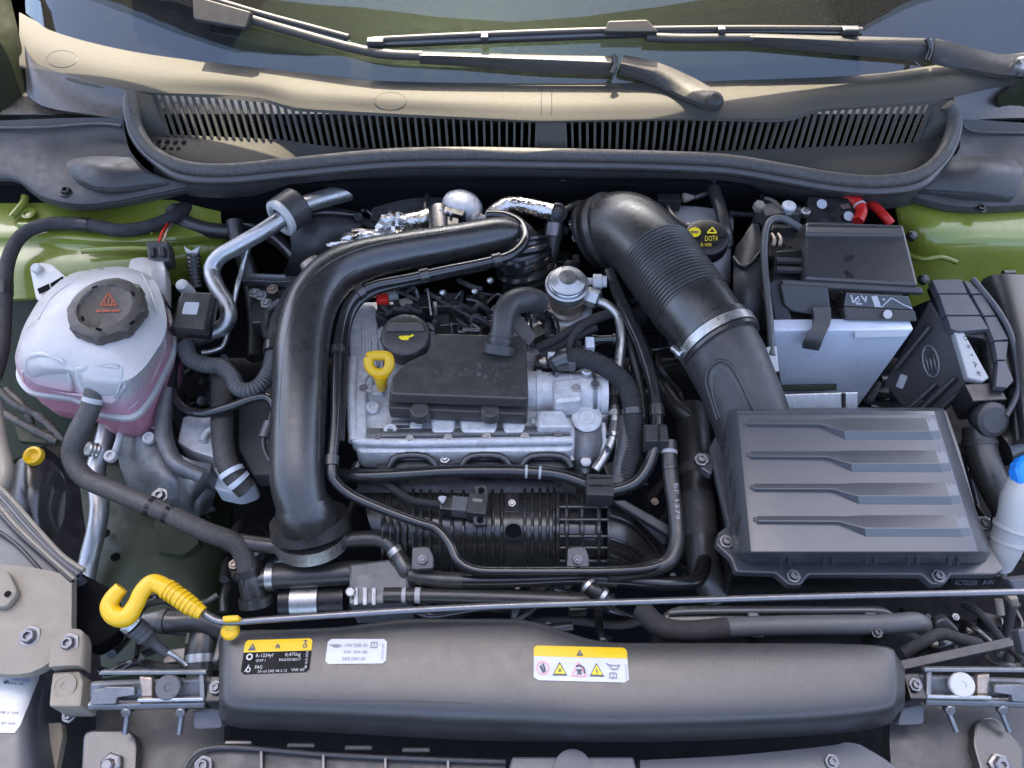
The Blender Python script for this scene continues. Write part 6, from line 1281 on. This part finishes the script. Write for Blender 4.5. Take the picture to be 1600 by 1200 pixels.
hose('heater_hose', 'dark hose descending in the gap beside the module', [(366, 345, -.03), (372, 380, -.05), (390, 430, -.09), (400, 500, -.12), (398, 560, -.13)], 13, rubber)
hose('heater_hose', 'dark hose crossing behind the grey refrigerant pipe', [(330, 352, -.06), (380, 350, -.06), (430, 372, -.07), (470, 410, -.08)], 12, rub_g)
def dim_loom(label, x0, y0, x1, y1, z0, z1, n, seed, np=4, metal=2):
    random.seed(seed)
    t = thing('wiring_bundle', label, 'wiring', P((x0 + x1) / 2, (y0 + y1) / 2, z0))
    for i in range(n):
        a = [random.uniform(x0, x1), random.uniform(y0, y1)]; ang = random.choice((0, 1.57)) + random.gauss(0, .5); L = random.uniform(.35, .8) * max(x1 - x0, y1 - y0) / 2
        pts = []
        for k in (-1, -.35, .35, 1):
            x = min(max(a[0] + k * L * math.cos(ang) + random.gauss(0, 6), x0), x1); y = min(max(a[1] + k * L * math.sin(ang) + random.gauss(0, 6), y0), y1)
            pts.append((x, y, random.uniform(z0, z1)))
        tube('cable', pts, random.uniform(3.5, 8), (rub_g, tape, rubber)[i % 3], t, n=10)
    for i in range(np):
        cbox('plug', random.uniform(x0 + 8, x1 - 8), random.uniform(y0 + 8, y1 - 8), random.uniform(z0, z1), random.uniform(16, 34), random.uniform(14, 26), .02, (plas, grey, plas_d)[i % 3], t, rz=random.uniform(-40, 40))
    for i in range(metal):
        bolt(random.uniform(x0 + 8, x1 - 8), random.uniform(y0 + 8, y1 - 8), random.uniform(z0, z1), random.uniform(5, 9), (pipem, steel_d, rust)[i % 3], t)
    return t
dim_loom('black cables filling the gap between coolant tank and charge pipe', 285, 560, 350, 640, -.16, -.10, 6, 1, 2, 2)
dim_loom('black cables below the firewall left of the foil shield', 300, 300, 440, 350, -.10, -.03, 6, 2, 3, 1)
dim_loom('black cables and plugs behind the fuel pump under the cowl', 880, 296, 1000, 350, -.06, -.01, 8, 3, 4, 2)
dim_loom('dark cables in the gap under the ribbed intake duct', 975, 470, 1065, 640, -.14, -.07, 9, 4, 5, 4)
dim_loom('dim cables in the gap between engine and air box', 1000, 690, 1110, 900, -.20, -.13, 9, 5, 4, 3)
dim_loom('dim cables under the hoses behind the front cover centre', 640, 915, 1020, 1000, -.20, -.12, 10, 6, 6, 4)
dim_loom('dark cables behind the yellow hook at lower left', 150, 930, 340, 1050, -.14, -.06, 8, 8, 4, 3)
dim_loom('dim cables and fittings below the charge pipe collar', 350, 770, 560, 960, -.24, -.18, 9, 9, 4, 3)
dim_loom('dark cables behind the fuse box and brake tank', 1140, 300, 1260, 360, -.03, .01, 6, 10, 3, 2)
dim_loom('dark cables right of the air box near the washer filler', 1490, 690, 1600, 900, -.20, -.10, 8, 12, 3, 2)
dim_loom('dim cables below the strut at lower right', 1410, 945, 1600, 1040, -.14, -.06, 7, 13, 3, 3)
dim_loom('dark wiring between battery and control unit', 1350, 560, 1450, 650, -.16, -.11, 5, 14, 2, 1)
dim_loom('fine cables behind the charge pipe coupling', 830, 360, 900, 430, -.06, -.01, 5, 15, 2, 1)
random.seed(21)
# extra castings on the engine top
for x, y, w_, l_ in ((590, 608, 18, 20), (626, 660, 30, 10), (576, 600, 12, 30), (870, 664, 34, 8), (838, 655, 18, 14), (650, 664, 20, 12), (742, 663, 30, 8), (800, 664, 20, 10)):
    cbox('cast_pad', x, y, -.033, w_, l_, .012, alu if random.random() < .6 else alu_d, eng, rz=random.uniform(-6, 6), bev=.002)
for i in range(7):
    x = 566 + i * 5; tube('cast_rib', [(x, 500 + (i % 3) * 10, -.026), (x + 2, 540, -.026), (x, 585, -.03)], 2.6, alu, eng, n=8) if i % 2 == 0 else None
for x, y in ((568, 606), (590, 684), (640, 686), (700, 684), (760, 682), (820, 682), (872, 680), (930, 600), (900, 606)): bolt(x, y, -.030 if y > 620 else -.004, 7, steel_d if x % 20 else pipem, eng)
tube('cam_housing_band', [(838, 613, -.036), (846, 613, -.036)], 35.5, alu, eng, n=24); tube('cam_housing_band', [(924, 616, -.036), (930, 616, -.036)], 35, alu_d, eng, n=24)

dim_loom('black cables crowding between the coil cover and the fuel pump', 826, 490, 905, 585, -.03, .0, 8, 31, 5, 3)
dim_loom('thin cables and plugs right of the camshaft housing', 950, 560, 1010, 760, -.07, -.035, 7, 32, 4, 3)
dim_loom('short cables and clips along the lower edge of the engine head', 560, 712, 900, 740, -.075, -.062, 8, 33, 6, 4)
dim_loom('tangled black wiring under the foil heat shield', 560, 330, 760, 372, -.05, -.012, 9, 34, 4, 2)
